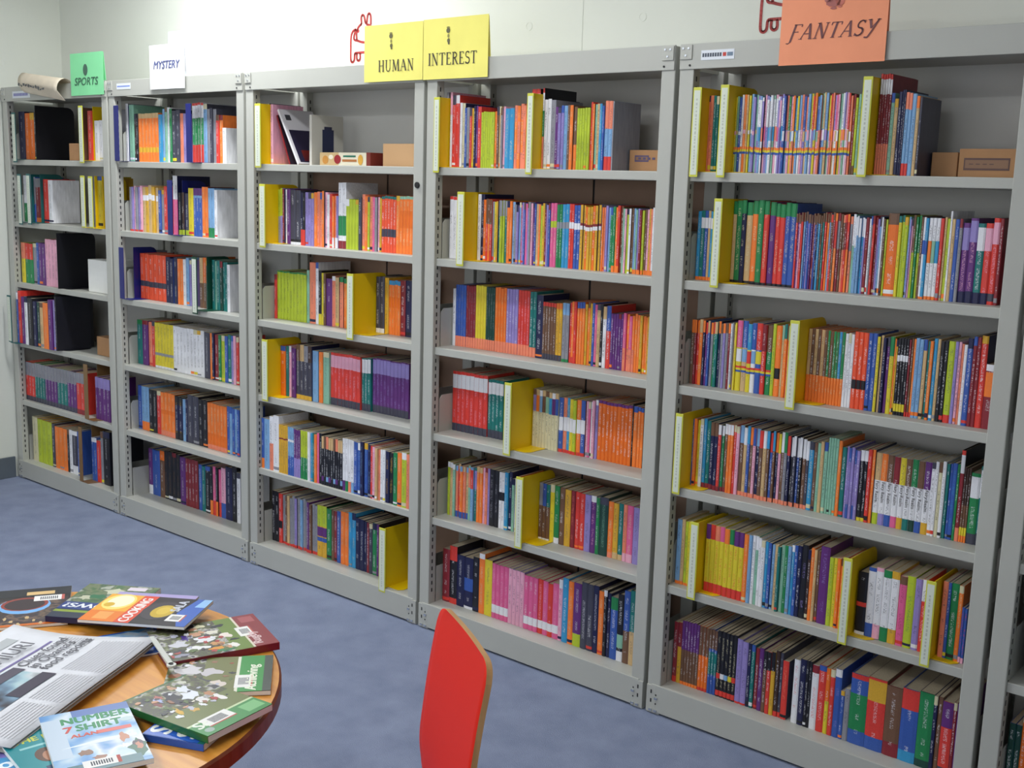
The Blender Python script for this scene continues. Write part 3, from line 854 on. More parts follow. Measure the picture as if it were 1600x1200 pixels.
2 1 1.3194 1.3508 0.045 0.237 2 w|0,.6,P
2 1 1.3508 1.4253 0.045 0.168 3 xNS|0,.12,l
2 1 1.4253 1.4600 0.045 0.189 1 y
2 1 1.4600 1.5175 0.045 0.191 3 u|0,.8,b;.85,1,p
2 1 1.5175 1.5580 0.045 0.196 2 o
2 1 1.5580 1.5981 0.045 0.193 2 u|0,.2,g
2 1 1.5981 1.6166 0.045 0.186 1 w
2 2 0.9820 1.0168 0.078 0.201 1 s|0,.1,w;.1,1,S
2 2 1.0168 1.2127 0.076 0.192 6 R|.28,.4,S
2 2 1.2127 1.2989 0.073 0.188 3 BbB|0,1,B
2 2 1.2989 1.3405 0.072 0.188 2 o
2 2 1.3405 1.4064 0.071 0.192 3 wuv
2 2 1.4569 1.5068 0.069 0.203 2 aO|0,.5,n
2 2 1.5068 1.5975 0.068 0.195 5 te
2 2 1.5975 1.6454 0.066 0.195 3 Gtt
2 2 1.6454 1.6631 0.066 0.186 1 w
2 3 0.9820 1.0210 0.075 0.192 1 g|0,.9,t
2 3 1.0210 1.0644 0.075 0.193 1 p
2 3 1.0644 1.1159 0.075 0.193 2 fr
2 3 1.1159 1.2549 0.075 0.193 6 y|.28,.34,s;.0,.05,w
2 3 1.2549 1.4739 0.074 0.192 9 w
2 3 1.4739 1.5125 0.074 0.187 1 S
2 3 1.5125 1.5431 0.074 0.188 2 oB
2 3 1.5431 1.6111 0.074 0.191 3 mgl
2 3 1.6111 1.6557 0.073 0.193 2 bt
2 3 1.6557 1.7070 0.073 0.193 3 vkr
2 4 0.9820 1.0169 0.067 0.191 1 bc
2 4 1.0169 1.0735 0.066 0.193 2 u|0,.2,o
2 4 1.0735 1.1344 0.066 0.186 2 x
2 4 1.1344 1.1637 0.066 0.188 1 r
2 4 1.1637 1.2703 0.065 0.188 4 o|.0,.12,f;.5,.6,O
2 4 1.2703 1.3283 0.064 0.185 2 x|.2,.8,B~Y
2 4 1.3283 1.3479 0.064 0.181 1 u
2 4 1.3479 1.3643 0.064 0.183 1 B
2 4 1.3643 1.4416 0.063 0.204 2 S~w
2 4 1.4416 1.5049 0.063 0.196 2 x
2 4 1.5049 1.6360 0.062 0.191 6 o|0,.1,f;.1,.35,O
2 4 1.6360 1.7213 0.061 0.193 5 bu
2 5 0.9885 1.0186 0.110 0.207 1 p|0,.2,w
2 5 1.0186 1.0766 0.110 0.205 1 b
2 5 1.0766 1.1113 0.110 0.211 1 O|0,.8,n
2 5 1.1113 1.2304 0.110 0.216 4 x~n
2 5 1.2304 1.2704 0.110 0.210 1 p
2 5 1.2704 1.3623 0.110 0.212 4 n|.4,.5,s;0,1,m
2 5 1.3623 1.4138 0.110 0.200 2 bt
2 5 1.4138 1.4488 0.110 0.203 1 x
2 5 1.4488 1.5241 0.110 0.209 4 xP|0,.3,or
2 5 1.5241 1.5551 0.110 0.214 1 k|0,.3,b
2 5 1.5551 1.6010 0.110 0.226 1 B
2 5 1.6010 1.6313 0.110 0.233 1 x
2 5 1.6313 1.6554 0.110 0.214 1 w
1 0 0.0744 0.1312 0.045 0.218 1 B
1 0 0.1312 0.1764 0.045 0.212 1 O
1 0 0.1764 0.2157 0.045 0.213 1 Y|0,.85,O
1 0 0.2157 0.2335 0.045 0.213 1 x
1 0 0.6066 0.6276 0.045 0.230 1 b
1 0 0.6836 0.7388 0.045 0.212 1 r
1 0 0.7388 0.8088 0.045 0.170 2 w
1 0 0.8088 0.8241 0.045 0.222 1 b
1 1 0.0620 0.0898 0.060 0.215 1 w|0,.4,g
1 1 0.1431 0.1758 0.060 0.208 1 b|.4,1,s
1 1 0.1758 0.2476 0.060 0.204 2 m|0,.1,o;.8,1,s
1 1 0.2476 0.2919 0.060 0.201 1 r
1 1 0.2919 0.3323 0.060 0.198 1 w
1 1 0.7026 0.7580 0.060 0.223 1 y
1 1 0.7580 0.7784 0.060 0.215 1 Y
1 2 0.0707 0.1081 0.030 0.189 1 y|.6,1,f
1 2 0.1081 0.1819 0.030 0.189 2 g|.6,1,r
1 2 0.1819 0.2364 0.030 0.193 2 sb
1 2 0.2364 0.2992 0.030 0.194 2 p
1 2 0.2992 0.4132 0.030 0.217 4 f|0,1,k
1 2 0.4132 0.4253 0.030 0.220 1 x
1 3 0.0806 0.1065 -0.015 0.242 1 b
1 3 0.1065 0.1361 -0.015 0.249 1 r
1 3 0.1361 0.1656 -0.015 0.223 1 p
1 3 0.1656 0.1949 -0.015 0.230 1 w
1 3 0.1949 0.2432 -0.015 0.224 1 x
1 3 0.2432 0.3099 -0.015 0.214 2 BG
1 3 0.3099 0.3382 -0.015 0.211 1 a
1 3 0.3382 0.3849 -0.015 0.214 1 o
1 3 0.3849 0.4495 -0.015 0.234 2 pv
1 3 0.4495 0.4622 -0.015 0.249 1 x
1 4 0.0520 0.1407 0.035 0.186 3 r|.65,1,s;0,.12,S
1 4 0.1407 0.2379 0.035 0.190 4 g|0,1,t;.65,1,s;0,.12,S
1 4 0.2379 0.3516 0.035 0.188 4 p|.65,1,s;0,.12,S
1 4 0.3516 0.4442 0.035 0.191 3 g|0,1,t;.65,1,s;0,.12,S
1 4 0.4442 0.5258 0.035 0.193 3 p|0,.12,S;.7,1,s
1 4 0.5258 0.5970 0.035 0.193 2 r|0,.12,m;.75,1,s
1 4 0.6705 0.7530 0.035 0.194 2 p|.75,1,v
1 4 0.7530 0.8121 0.035 0.194 2 p|.75,1,v
1 5 0.0767 0.1265 0.045 0.220 1 W
1 5 0.1265 0.2631 0.045 0.215 3 Y|0,1,l
1 5 0.2631 0.2919 0.045 0.212 1 S
1 5 0.2919 0.4049 0.045 0.204 3 o
1 5 0.4049 0.4235 0.045 0.205 1 x
1 5 0.4235 0.4512 0.045 0.208 1 w
1 5 0.4512 0.4969 0.045 0.209 1 w|.2,.9,S
1 5 0.4969 0.5205 0.045 0.210 1 b
1 5 0.6225 0.6664 0.045 0.204 2 b|.9,1,w
1 5 0.6664 0.7012 0.045 0.196 1 r
1 5 0.7012 0.7220 0.045 0.243 1 s
1 5 0.7220 0.7785 0.045 0.250 1 x
6 4 4.7248 4.7530 0.060 0.262 2 Sx|.95,1,o
6 5 4.7023 4.7312 0.060 0.185 2 b|0,1,G
6 5 4.7312 4.7677 0.060 0.227 3 O
""".strip().split('\n')
def parse(st):
    ink = None
    if '~' in st: st, ink = st.split('~')
    bands = []
    if '|' in st:
        st, bs = st.split('|')
        for q in bs.split(';'):
            a, c, k = q.split(','); bands.append((float(a), float(c), k))
    return st, bands, ink
class BookMesh:
    """accumulates printed covers and page blocks"""
    def __init__(s): s.v = []; s.f = []; s.pr = []; s.ink = []; s.uv = []; s.sd = []; s.mi = []
    def quad(s, pts, col, ink=None, uv=None, sd=(0, 0), mi=0):
        i = len(s.v); s.v += pts; s.f.append((i, i+1, i+2, i+3)); s.mi.append(mi)
        s.pr += [(*col, 1)]*4; s.ink += [(*(ink or (0, 0, 0)), 1 if ink else 0)]*4
        s.uv += uv or [(0, 0)]*4; s.sd += [sd]*4
    def box(s, x0, y0, z0, x1, y1, z1, col, mi=0, skip=()):
        F = dict(zm=[(x0,y0,z0),(x0,y1,z0),(x1,y1,z0),(x1,y0,z0)], zp=[(x0,y0,z1),(x1,y0,z1),(x1,y1,z1),(x0,y1,z1)], ym=[(x0,y0,z0),(x1,y0,z0),(x1,y0,z1),(x0,y0,z1)],
                 yp=[(x1,y1,z0),(x0,y1,z0),(x0,y1,z1),(x1,y1,z1)], xm=[(x0,y1,z0),(x0,y0,z0),(x0,y0,z1),(x0,y1,z1)], xp=[(x1,y0,z0),(x1,y1,z0),(x1,y1,z1),(x1,y0,z1)])
        for k, q in F.items():
            if k not in skip: s.quad(q, col, mi=mi)
    def cover(s, bk, ox=0, oy=0, oz=0):
        w, d, h = bk['w'], bk['d'], bk['h']; c = LINP[bk['c']]; sd = (int(bk['seed']*400)+min(.99, w*10), h)
        ink = LINP[bk['ink']]
        ed = sorted({0.0, 1.0} | {e for q in bk['bands'] for e in q[:2]})
        bu = min(.0022, w*.16)
        xs = [(0, bu), (.22*w, 0), (.78*w, 0), (w, bu)]
        for z0, z1 in zip(ed[:-1], ed[1:]):
            cc = bk['c']; zm = (z0+z1)/2
            for a, e, k in bk['bands']:
                if a <= zm <= e: cc = k
            wide = (z1-z0) > .3 or len(ed) == 2
            ik = ink if cc == bk['c'] else (LINP[INKC[cc]] if wide else None)
            for (xa, ya), (xb, yb) in zip(xs[:-1], xs[1:]):
                s.quad([(ox+xa, oy+ya, oz+z0*h), (ox+xb, oy+yb, oz+z0*h), (ox+xb, oy+yb, oz+z1*h), (ox+xa, oy+ya, oz+z1*h)], LINP[cc], ik,
                       [(xa/w, z0), (xb/w, z0), (xb/w, z1), (xa/w, z1)], sd)
        t = min(.0016 if bk['hard'] else .0007, w*.2)
        for z in (0, h):
            s.quad([(ox, oy+bu, oz+z), (ox+.22*w, oy, oz+z), (ox+.78*w, oy, oz+z), (ox+w, oy+bu, oz+z)], c)
        s.box(ox, oy+bu, oz, ox+w, oy+bu+t, oz+h, c, skip=('ym', 'xm', 'xp'))
        side = LINP[bk['side']]
        s.box(ox, oy+bu, oz, ox+t, oy+d, oz+h, side, skip=('ym',))
        s.box(ox+w-t, oy+bu, oz, ox+w, oy+d, oz+h, side, skip=('ym',))
    def pages(s, bk, ox=0, oy=0, oz=0):
        w, d, h = bk['w'], bk['d'], bk['h']; t = min(.0017 if bk['hard'] else .0008, w*.22); r = .003 if bk['hard'] else .0006
        s.box(ox+t, oy+.004, oz+r*.5, ox+w-t, oy+d-r, oz+h-r, (.5, .42, .3), mi=1)
    def build(s, name, parent=None, only=None):
        me = bpy.data.meshes.new(name); me.from_pydata(s.v, [], s.f)
        if only == 'pages': me.materials.append(MT['pages'])
        else:
            me.materials.append(MT['cover'])
            if only is None:
                me.materials.append(MT['pages']); me.polygons.foreach_set('material_index', s.mi)
            for nm, dat in (('Print', s.pr), ('Ink', s.ink)):
                a = me.color_attributes.new(nm, 'FLOAT_COLOR', 'CORNER'); a.data.foreach_set('color', [v for q in dat for v in q])
            for nm, dat in (('UVMap', s.uv), ('Seed', s.sd)):
                u = me.uv_layers.new(name=nm); u.data.foreach_set('uv', [v for q in dat for v in q])
        me.update()
        o = bpy.data.objects.new(name, me); COL.objects.link(o)
        if parent: o.parent = parent
        return o
rb = random.Random(11)
ALL = []
for ln_ in BOOKDATA:
    q = ln_.split(' ', 7); b, s_ = int(q[0]), int(q[1]); x0, x1, y, h = map(float, q[2:6]); n = int(q[6])
    cols, bands, ink = parse(q[7])
    ws = [rb.uniform(.82, 1.18) if len(cols) > 1 else rb.uniform(.94, 1.06) for _ in range(n)]
    tot = sum(ws); x = x0
    same = len(set(cols)) == 1
    for k in range(n):
        w_ = (x1-x0)*ws[k]/tot
        c = cols[k % len(cols)]
        bd = [(a, e, kk[k % len(kk)]) for a, e, kk in bands]
        if not bd and rb.random() < .45:
            o_ = rb.choice('wWxyroBs')
            if o_ != c: bd = [(.03, rb.uniform(.06, .09), o_)]
        if not bands and rb.random() < .25: bd = bd+[(rb.uniform(.86, .92), 1.0, rb.choice('wWSnmYbB'))]
        hh = h+(rb.uniform(-.0015, .0015) if same else rb.uniform(-.006, .004))
        hard = hh > .215 or (w_ > .022 and rb.random() < .4)
        d = min(max(.118, hh*rb.uniform(.66, .70)), .272-y)
        if (b, s_) == (5, 5): d = min(.20, .272-y)
        side = c
        if rb.random() < .15: side = rb.choice('SBxsn')
        bk = dict(b=b, s=s_, x=x+.0003, y=y+(0 if same else rb.uniform(-.003, .004)), w=max(.003, w_-.0006), h=hh, d=d, c=c, bands=bd, ink=ink or INKC[c], seed=rb.random(), hard=hard, side=side, run=(same and n >= 4), spec=bands)
        x += w_
        ALL.append(bk)
# keep clear of the divider plates; books on a divider's foot stand a touch higher
for l_ in DIVDATA:
    q = l_.split(); b, s_, xa = int(q[0]), int(q[1]), float(q[2])
    if q[6] != 'K': xa += max(.024, min(.034, float(q[3])-xa))*.72
    for bk in ALL:
        if bk['b'] != b or bk['s'] != s_: continue
        if bk['x'] < xa+.0026 and bk['x']+bk['w'] > xa-.0004:
            if bk['x']+bk['w']/2 < xa: bk['w'] = xa-.0004-bk['x']
            else:
                e_ = bk['x']+bk['w']; bk['x'] = xa+.0028; bk['w'] = e_-bk['x']
        if bk['x']+bk['w'] > xa-.001 and bk['x'] < xa+.064: bk['dz'] = .0016
ALL = [k for k in ALL if k['w'] > .0025]
ALL.sort(key=lambda k: (k['b'], k['s'], k['x']))
# end covers that show a large face
for bk in ALL: pass
def ordw(n):
    W_ = ['first','second','third','fourth','fifth','sixth','seventh','eighth','ninth','tenth','eleventh','twelfth','thirteenth','fourteenth','fifteenth','sixteenth','seventeenth','eighteenth','nineteenth','twentieth']
    return W_[n-1] if n <= 20 else '%d%s' % (n, {1: 'st', 2: 'nd', 3: 'rd'}.get(n % 10, 'th'))
SHELF = ['top shelf', 'second shelf', 'third shelf', 'fourth shelf', 'fifth shelf', 'bottom shelf']
BWORD = {1: 'SPORTS bookcase', 2: 'MYSTERY bookcase', 3: 'HUMAN bookcase', 4: 'INTEREST bookcase', 5: 'FANTASY bookcase', 6: 'right-edge bookcase'}
def proj_area(k):
    p = Vector((k['x']+k['w']/2, k['y'], ZS[k['s']]+k['h']/2))-CAM; z = p.dot(FWD)
    u = p.dot(RGT)/z*FPX; v = p.dot(UPV)/z*FPX
    inside = abs(u) < 800 and abs(v) < 600
    e = Vector((1, 0, 0)); wpx = k['w']*(e.dot(RGT)-p.dot(RGT)/z*e.dot(FWD))/z*FPX
    return abs(wpx)*k['h']*FPX/z if inside else 0
for k in ALL: k['area'] = proj_area(k)
big = set(id(k) for k in sorted(ALL, key=lambda k: -k['area'])[:300])
def desc(k):
    kind = 'thin paperback' if k['w'] < .0105 else ('thick book' if k['w'] > .03 else ('hardback' if k['hard'] else 'paperback'))
    best = [q for q in k['spec']]
    extra = ''
    bb = [q for q in k['bands'] if q[2] != k['c'] and q[1]-q[0] > .045]
    if bb:
        q = max(bb, key=lambda q: q[1]-q[0]); pos = (q[0]+q[1])/2
        extra = ' with %s %s' % (CNAME[q[2]], 'foot' if pos < .2 else ('top' if pos > .8 else 'band'))
    return CNAME[k['c']]+' '+kind+extra
cnt = {}; totals = {}
for k in ALL:
    k['desc'] = desc(k); key = (k['b'], k['s'], k['desc']); totals[key] = totals.get(key, 0)+1
stuff = BookMesh()
for k in ALL:
    key = (k['b'], k['s'], k['desc']); cnt[key] = cnt.get(key, 0)+1
    loc = (k['x'], k['y'], ZS[k['s']]+.0003+k.get('dz', 0))
    if id(k) in big:
        where = '%s, %s' % (SHELF[k['s']], BWORD[k['b']])
        lab = '%s, %s%s' % (k['desc'], (ordw(cnt[key])+' such from left, ') if totals[key] > 1 else '', where)
        t = thing('book', lab, 'book', loc, 0, 'books on the %s of the %s' % (SHELF[k['s']], BWORD[k['b']]))
        z = BookMesh(); z.cover(k); z.build('cover', t, 'cover')
        z = BookMesh(); z.pages(k); z.build('pages', t, 'pages')
        k['obj'] = t
    else:
        stuff.cover(k, *loc); stuff.pages(k, *loc)
tag(stuff.build('smaller_books'), 'many smaller and farther books lined up on the shelves', 'books', kind='stuff')
# lettering on the run of white story-book spines (fourth shelf, FANTASY bookcase)
for k in ALL:
    if k.get('obj') and k['b'] == 5 and k['s'] == 3 and k['c'] == 'w' and k['ink'] == 'S' and len(k['bands']) == 2 and k['w'] > .009:
        cv = [c for c in k['obj'].children if c.name.startswith('cover')][0]
        text_obj('title_lettering', 'Fairy Realm', .0115, MT['ink'], cv, frame(Vector((k['w']*.33, -.0003, .112)), (0, 0, -1), (1, 0, 0)), sx=1.0)
# ------------------------------------------------------------------ shelf dividers
DC = dict(Y=((238, 200, 10), (206, 206, 70)), B=((22, 30, 110), (22, 30, 110)), G=((18, 70, 52), (18, 70, 52)), T=((24, 96, 96), (24, 96, 96)), N=((128, 96, 58), (128, 96, 58)), K=((18, 18, 24), (18, 18, 24)))
LABELP = mat('label_insert', (216, 222, 206), .5)
DN = dict(Y='yellow', B='dark blue', G='dark green', T='teal-edged', N='brown', K='black')
dcount = {}; dtot = {}
for l_ in DIVDATA:
    q = l_.split(); kk = (q[0], q[1], q[6]); dtot[kk] = dtot.get(kk, 0)+1
DMAT = {k: (mat('divider_%s_plastic' % DN[k].replace(' ', '_').replace('-', '_'), v[0], .4), mat('divider_rim_%s' % DN[k].replace(' ', '_').replace('-', '_'), v[1], .4)) for k, v in DC.items()}
for l_ in DIVDATA:
    q = l_.split(); b, s_ = int(q[0]), int(q[1]); xa, xb, zb, zt = map(float, q[2:6]); c = q[6]
    kk = (q[0], q[1], c); dcount[kk] = dcount.get(kk, 0)+1
    lab = '%s plastic shelf divider, %s%s, %s' % (DN[c], (ordw(dcount[kk])+' from left, ') if dtot[kk] > 1 else '', SHELF[s_], BWORD[b])
    z = ZS[s_]; h = zt-zb
    yf = -.045 if (b, s_, c) == (1, 3, 'T') else -.004
    t = thing('shelf_divider', lab, 'divider', (xa, 0, z+.0006), 0, 'shelf dividers')
    w_ = max(.024, min(.034, xb-xa)); dep = .19 if c == 'K' else .165
    body, rim = DMAT[c]
    top = zt-z
    # side plate with rounded rear corner
    yp = .05 if (b < 3 and c != 'K') else yf+.004
    pts = [(yp, 0), (dep, 0), (dep, top-.03)]+[(dep-.03+.03*math.cos(math.radians(a)), top-.03+.03*math.sin(math.radians(a))) for a in (30, 60, 90)]+[(yp, top)]
    mb = MB(); n = len(pts); xp0, xp1 = .0, .0022
    if c != 'K': xp0, xp1 = w_*.72, w_*.72+.0022
    mb.v = [(xp0, p[0], p[1]) for p in pts]+[(xp1, p[0], p[1]) for p in pts]
    mb.f = [tuple(range(n))[::-1], tuple(range(n, 2*n))]+[(j, (j+1) % n, n+(j+1) % n, n+j) for j in range(n)]
    mb.mi = [0]*len(mb.f)
    mb.build('plate', body, t)
    # foot lying on the shelf
    fp = [(xp0+a_, b_) for a_, b_ in ((-.012 if yp == .05 else 0, yf+.001 if yp == .05 else .02), (.05, yf+.001 if yp == .05 else .02), (.062, .035), (.062, .13), (.05, .145), (0, .145))]
    MB().prism(fp, 0, .0014).build('foot', body, t)
    if c != 'K':
        lo = zb-z if c in 'YTG' else .001
        f = MB().box(0, yf, lo, w_, yf+.003, top).build('label_holder', rim if c in 'YBGNT' else body, t, bevel=.001)
        if c in 'YTG':
            MB().box(.0035, yf-.0006, lo+.006, w_-.0035, yf, top-.008).build('label_strip', LABELP, f)
            tx = MB(); rr = random.Random(hash((b, s_)) & 255)
            zz = lo+.02
            while zz < top-.03:
                ll = rr.uniform(.003, .008); tx.box(w_*.5-.0022, yf-.0009, zz, w_*.5+.0018, yf-.0005, zz+ll); zz += ll+rr.uniform(.002, .006)
            tx.build('label_print', flat((186, 190, 178)), f)['kind'] = 'stuff'

# ------------------------------------------------------------------ cartons and odd things on the top shelves
def carton(label, x0, x1, y0, y1, z0, h, m_=None, win=None, name='cardboard_box', cat='box'):
    t = thing(name, label, cat, (x0, y0, z0+.0006))
    W, Dp = x1-x0, y1-y0
    MB().box(0, 0, 0, W, Dp, h).build('body', m_ or MT['card'], t, bevel=.002)
    MB().box(W*.0+.002, Dp*.46, h, W-.002, Dp*.54, h+.0006).build('tape', MT['tape'], t)
    if win:
        a0, b0, a1, b1, c = win
        MB().box(W*a0, -.0006, h*b0, W*a1, 0, h*b1).build('printed_panel', flat(c), t)
        MB().box(W*(a0+.02), -.0009, h*(b0+.07), W*(a1-.02), -.0005, h*(b1-.07)).build('print', flat((140, 104, 78)), t)
        for k in range(4): MB().box(W*(a0+.08+k*.1), -.0012, h*(b0+.2), W*(a0+.14+k*.1), -.0008, h*(b1-.2)).build('print_mark', flat(c), t)
    return t
carton('large brown cardboard box with framed print, top shelf, FANTASY bookcase', 4.440, 4.596, .11, .25, ZS[0], .066, win=(.08, .25, .75, .68, (92, 64, 60)))
carton('smaller brown cardboard box left of the large one, FANTASY bookcase', 4.372, 4.434, .12, .25, ZS[0], .058)
carton('brown cardboard box with small blue print, top shelf, INTEREST bookcase', 3.497, 3.655, .12, .25, ZS[0], .06, win=(.12, .45, .42, .75, (84, 74, 110)))
carton('tan plain box at the right end, top shelf, HUMAN bookcase', 2.46, 2.70, .13, .24, ZS[0], .078, mat('tan_card', (222, 178, 132), .8))
carton('small tan box on the top shelf, SPORTS bookcase', .515, .600, .05, .15, ZS[0], .075)
carton('small tan box beside a black divider, fourth shelf, SPORTS bookcase', .66, .79, .07, .17, ZS[3], .085)
carton('white box at the right end, third shelf, SPORTS bookcase', .64, .80, .05, .2, ZS[2], .145, MT['white_paper'])
# snack carton
t = thing('snack_box', 'long white snack box with printed biscuits, top shelf, HUMAN bookcase', 'box', (2.165, .10, ZS[0]+.0006))
MB().box(0, 0, 0, .265, .06, .046).build('body', mat('snack_card', (226, 218, 196), .5), t, bevel=.0015)
MB().box(.245, -.0008, 0, .2655, .0605, .0465).build('end_flap', flat((124, 44, 36)), t)
MB().box(0, -.0006, .0, .10, 0, .046).build('printed_panel', flat((206, 176, 128)), t)
for i, (cx, cz, rx, rz, c) in enumerate([(.03, .02, .016, .015, (196, 136, 60)), (.215, .021, .013, .018, (214, 162, 62)), (.095, .022, .018, .016, (150, 30, 40)), (.06, .03, .012, .008, (236, 226, 206))]):
    mb = MB().prism([(rx*math.cos(2*math.pi*k/14), rz*math.sin(2*math.pi*k/14)) for k in range(14)], 0, .0006)
    mb.build('printed_biscuit', flat(c), t).matrix_local = frame(Vector((cx, -.0007, cz)), (1, 0, 0), (0, 0, 1))
MB().box(.125, -.0009, .030, .19, -.0003, .036).build('printed_title', flat((30, 110, 90)), t)
MB().box(.120, -.0009, .014, .195, -.0003, .022).build('printed_lettering', flat((176, 112, 60)), t)
# leaning books at the left end of the HUMAN top shelf
def leaning(label, x, y, w_, d, h, ang, spine, face, pic):
    t = thing('book', label, 'book', (x, y, ZS[0]+.0006)); t.rotation_euler = (0, ang, 0)
    MB().box(0, 0, 0, w_, .002, h).build('spine', flat(spine), t)
    MB().box(0, .002, 0, .0012, d, h).build('back_cover', flat(spine), t)
    fc = MB().box(w_-.0012, .002, 0, w_, d, h).build('front_cover', flat(face), t)
    for (a0, b0, a1, b1, c) in pic: MB().box(w_, .002+d*a0, h*b0, w_+.0005, .002+d*a1, h*b1).build('cover_picture', flat(c), fc)
    MB().box(.0012, .003, .001, w_-.0012, d-.002, h-.001).build('pages', MT['pages'], t)
leaning('white book leaning left on a yellow divider, top shelf, HUMAN bookcase', 2.100, .05, .008, .16, .225, -.53, (226, 224, 228), (216, 212, 216), [(.06, .03, .9, .62, (34, 26, 56)), (.2, .05, .55, .25, (190, 60, 40)), (.1, .8, .25, .9, (60, 60, 66))])
leaning('pale grey book with a dark arched picture, top shelf, HUMAN bookcase', 2.125, .085, .012, .15, .178, 0, (206, 202, 192), (200, 196, 186), [(.32, .1, .68, .72, (34, 40, 74)), (.38, .72, .62, .78, (40, 40, 70))])
leaning('thin red and black book behind a leaning white one, HUMAN bookcase', 2.048, .055, .005, .15, .19, -.40, (140, 24, 34), (40, 26, 40), [(.4, .05, .9, .3, (214, 60, 40))])
MB_ = MB()
o = MB().box(0, 0, 0, .012, .19, .15).build('brown_book_end', mat('dark_card', (120, 108, 100), .7), loc=(2.722, .07, ZS[0]+.0006), bevel=.001)
tag(o, 'grey-brown book end at the right end, top shelf, HUMAN bookcase', 'book end')

# black magnet
mg = MB().cyl((0, 0), .010, 0, .006, 20).build('magnet', MT['black_plastic'], bevel=.0015)
mg.matrix_world = frame(Vector((2.761, -.0003, 1.489)), (1, 0, 0), (0, 0, 1)); tag(mg, 'small round black magnet on the post under the HUMAN INTEREST sign', 'magnet')

# inventory stickers on the top rails
def sticker(label, x0, x1, z0, z1, bars, frame_c=(228, 232, 238)):
    t = thing('asset_sticker', label, 'sticker', (x0, -.0045, z0), 0, 'stickers on the top rails')
    MB().box(0, -.0006, 0, x1-x0, 0, z1-z0).build('paper', flat(frame_c), t)
    for (a0, b0, a1, b1, c) in bars: MB().box((x1-x0)*a0, -.001, (z1-z0)*b0, (x1-x0)*a1, -.0006, (z1-z0)*b1).build('print', flat(c), t)
sticker('white asset sticker with dark and red print, FANTASY bookcase', 3.793, 3.890, 1.832, 1.857, [(.04+.075*k, .32, .095+.075*k, .7, (70, 78, 92)) for k in range(8)]+[(.66, .32, .76, .7, (200, 60, 50)), (.79, .32, .96, .7, (110, 130, 150))])
sticker('white and blue asset sticker, MYSTERY bookcase', 1.01, 1.114, 1.838, 1.862, [(.05, .4, .95, .62, (130, 150, 220))])
sticker('white and blue asset sticker, SPORTS bookcase', .127, .29, 1.824, 1.855, [(.08+.09*k, .3, .15+.09*k, .7, (130, 130, 190)) for k in range(9)])

# ------------------------------------------------------------------ signs
def sheet(name, label, x0, x1, z0, z1, rgb, y=-.011, tilt=.0, fold=None, group='genre signs'):
    t = thing(name, label, 'sign', (x0, y, z0), 0, group); t.rotation_euler = (tilt, 0, 0)
    W, h = x1-x0, z1-z0
    # folded card: front leaf hanging over the rail, back leaf behind it
    n = 10; mb = MB()
    for leaf, yy in ((0, 0), (1, .017)):
        hh = h if leaf == 0 else h*.98
        i = len(mb.v)
        for k in range(n+1):
            xx = W*k/n; wob = .0006*math.sin(k*1.3+x0*7)
            for zz in (0 if leaf == 0 else hh*.34, hh*.5, hh): mb.v.append((xx, yy+(wob if zz < hh*.9 else 0)-(0 if leaf == 0 else (zz/h)*.015), zz))
        for k in range(n):
            for j in range(2): mb.f.append((i+k*3+j, i+k*3+3+j, i+k*3+4+j, i+k*3+1+j))
    mb.mi = [0]*len(mb.f)
    o = mb.build('card', mat(name+'_paper_%02x%02x%02x' % rgb, rgb, .75, noise=(9, .035)), t)
    md = o.modifiers.new('thick', 'SOLIDIFY'); md.thickness = .0007; md.offset = 1
    return t, W, h
FX = lambda x, z: frame(Vector((x, -.0018, z)), (1, 0, 0), (0, 0, 1))
def bar(parent, name, x, z, hw, hh, c=(70, 66, 50)):
    MB().box(x-hw, -.0042, z-hh, x+hw, -.0030, z+hh).build(name, flat(c), parent)
YEL = (238, 228, 118)
def totem(t, x, z):
    # small printed pictogram: two stacked heads
    for i, (dx, dz, rx, rz) in enumerate([(0, .026, .008, .008), (.001, .010, .004, .006), (.002, -.004, .006, .007), (0, .035, .007, .003), (.003, -.012, .004, .004)]):
        mb = MB().prism([(rx*math.cos(2*math.pi*k/10), rz*math.sin(2*math.pi*k/10)) for k in range(10)], 0, .0004)
        mb.build('pictogram', flat((96, 92, 58) if i % 2 == 0 else (140, 134, 70)), t).matrix_local = FX(x+dx, z+dz)
t, W, h = sheet('genre_sign', 'yellow folded card sign reading HUMAN', 2.518, 2.787, 1.817, 1.996, YEL)
roman('lettering', 'HUMAN', .036, MT['ink'], t, FX(.066, .031), sx=.98); totem(t, .125, .115)
t, W, h = sheet('genre_sign', 'yellow folded card sign reading INTEREST', 2.789, 3.060, 1.816, 1.998, YEL, y=-.0115)
roman('lettering', 'INTEREST', .037, MT['ink'], t, FX(.022, .042), sx=.98, gap=.03); totem(t, .107, .118)
t, W, h = sheet('genre_sign', 'orange card sign reading FANTASY in curly italics', 4.019, 4.290, 1.808, 2.0, (248, 158, 118))
roman('lettering', 'FANTASY', .036, flat((110, 58, 62)), t, FX(.022, .060), shear=.32, sx=1.12, gap=.03)
for i, (dx, dz, rx, rz) in enumerate([(0, 0, .02, .009), (.016, .004, .012, .012), (-.012, .008, .012, .008), (.004, .016, .014, .008), (.0, -.012, .008, .003), (.016, -.009, .006, .003)]):
    mb = MB().prism([(rx*math.cos(2*math.pi*k/9), rz*math.sin(2*math.pi*k/9)) for k in range(9)], 0, .0004)
    mb.build('pictogram', flat((196, 104, 86) if i % 2 else (170, 92, 84)), t).matrix_local = FX(.135+dx, .140+dz)
t, W, h = sheet('genre_sign', 'green card sign reading SPORTS with a small ball', .662, .924, 1.821, 1.996, (140, 226, 164))
text_obj('lettering', 'SPORTS', .046, flat((60, 108, 84)), t, FX(.03, .042), shear=.18, sx=1.18, bold=.0006)
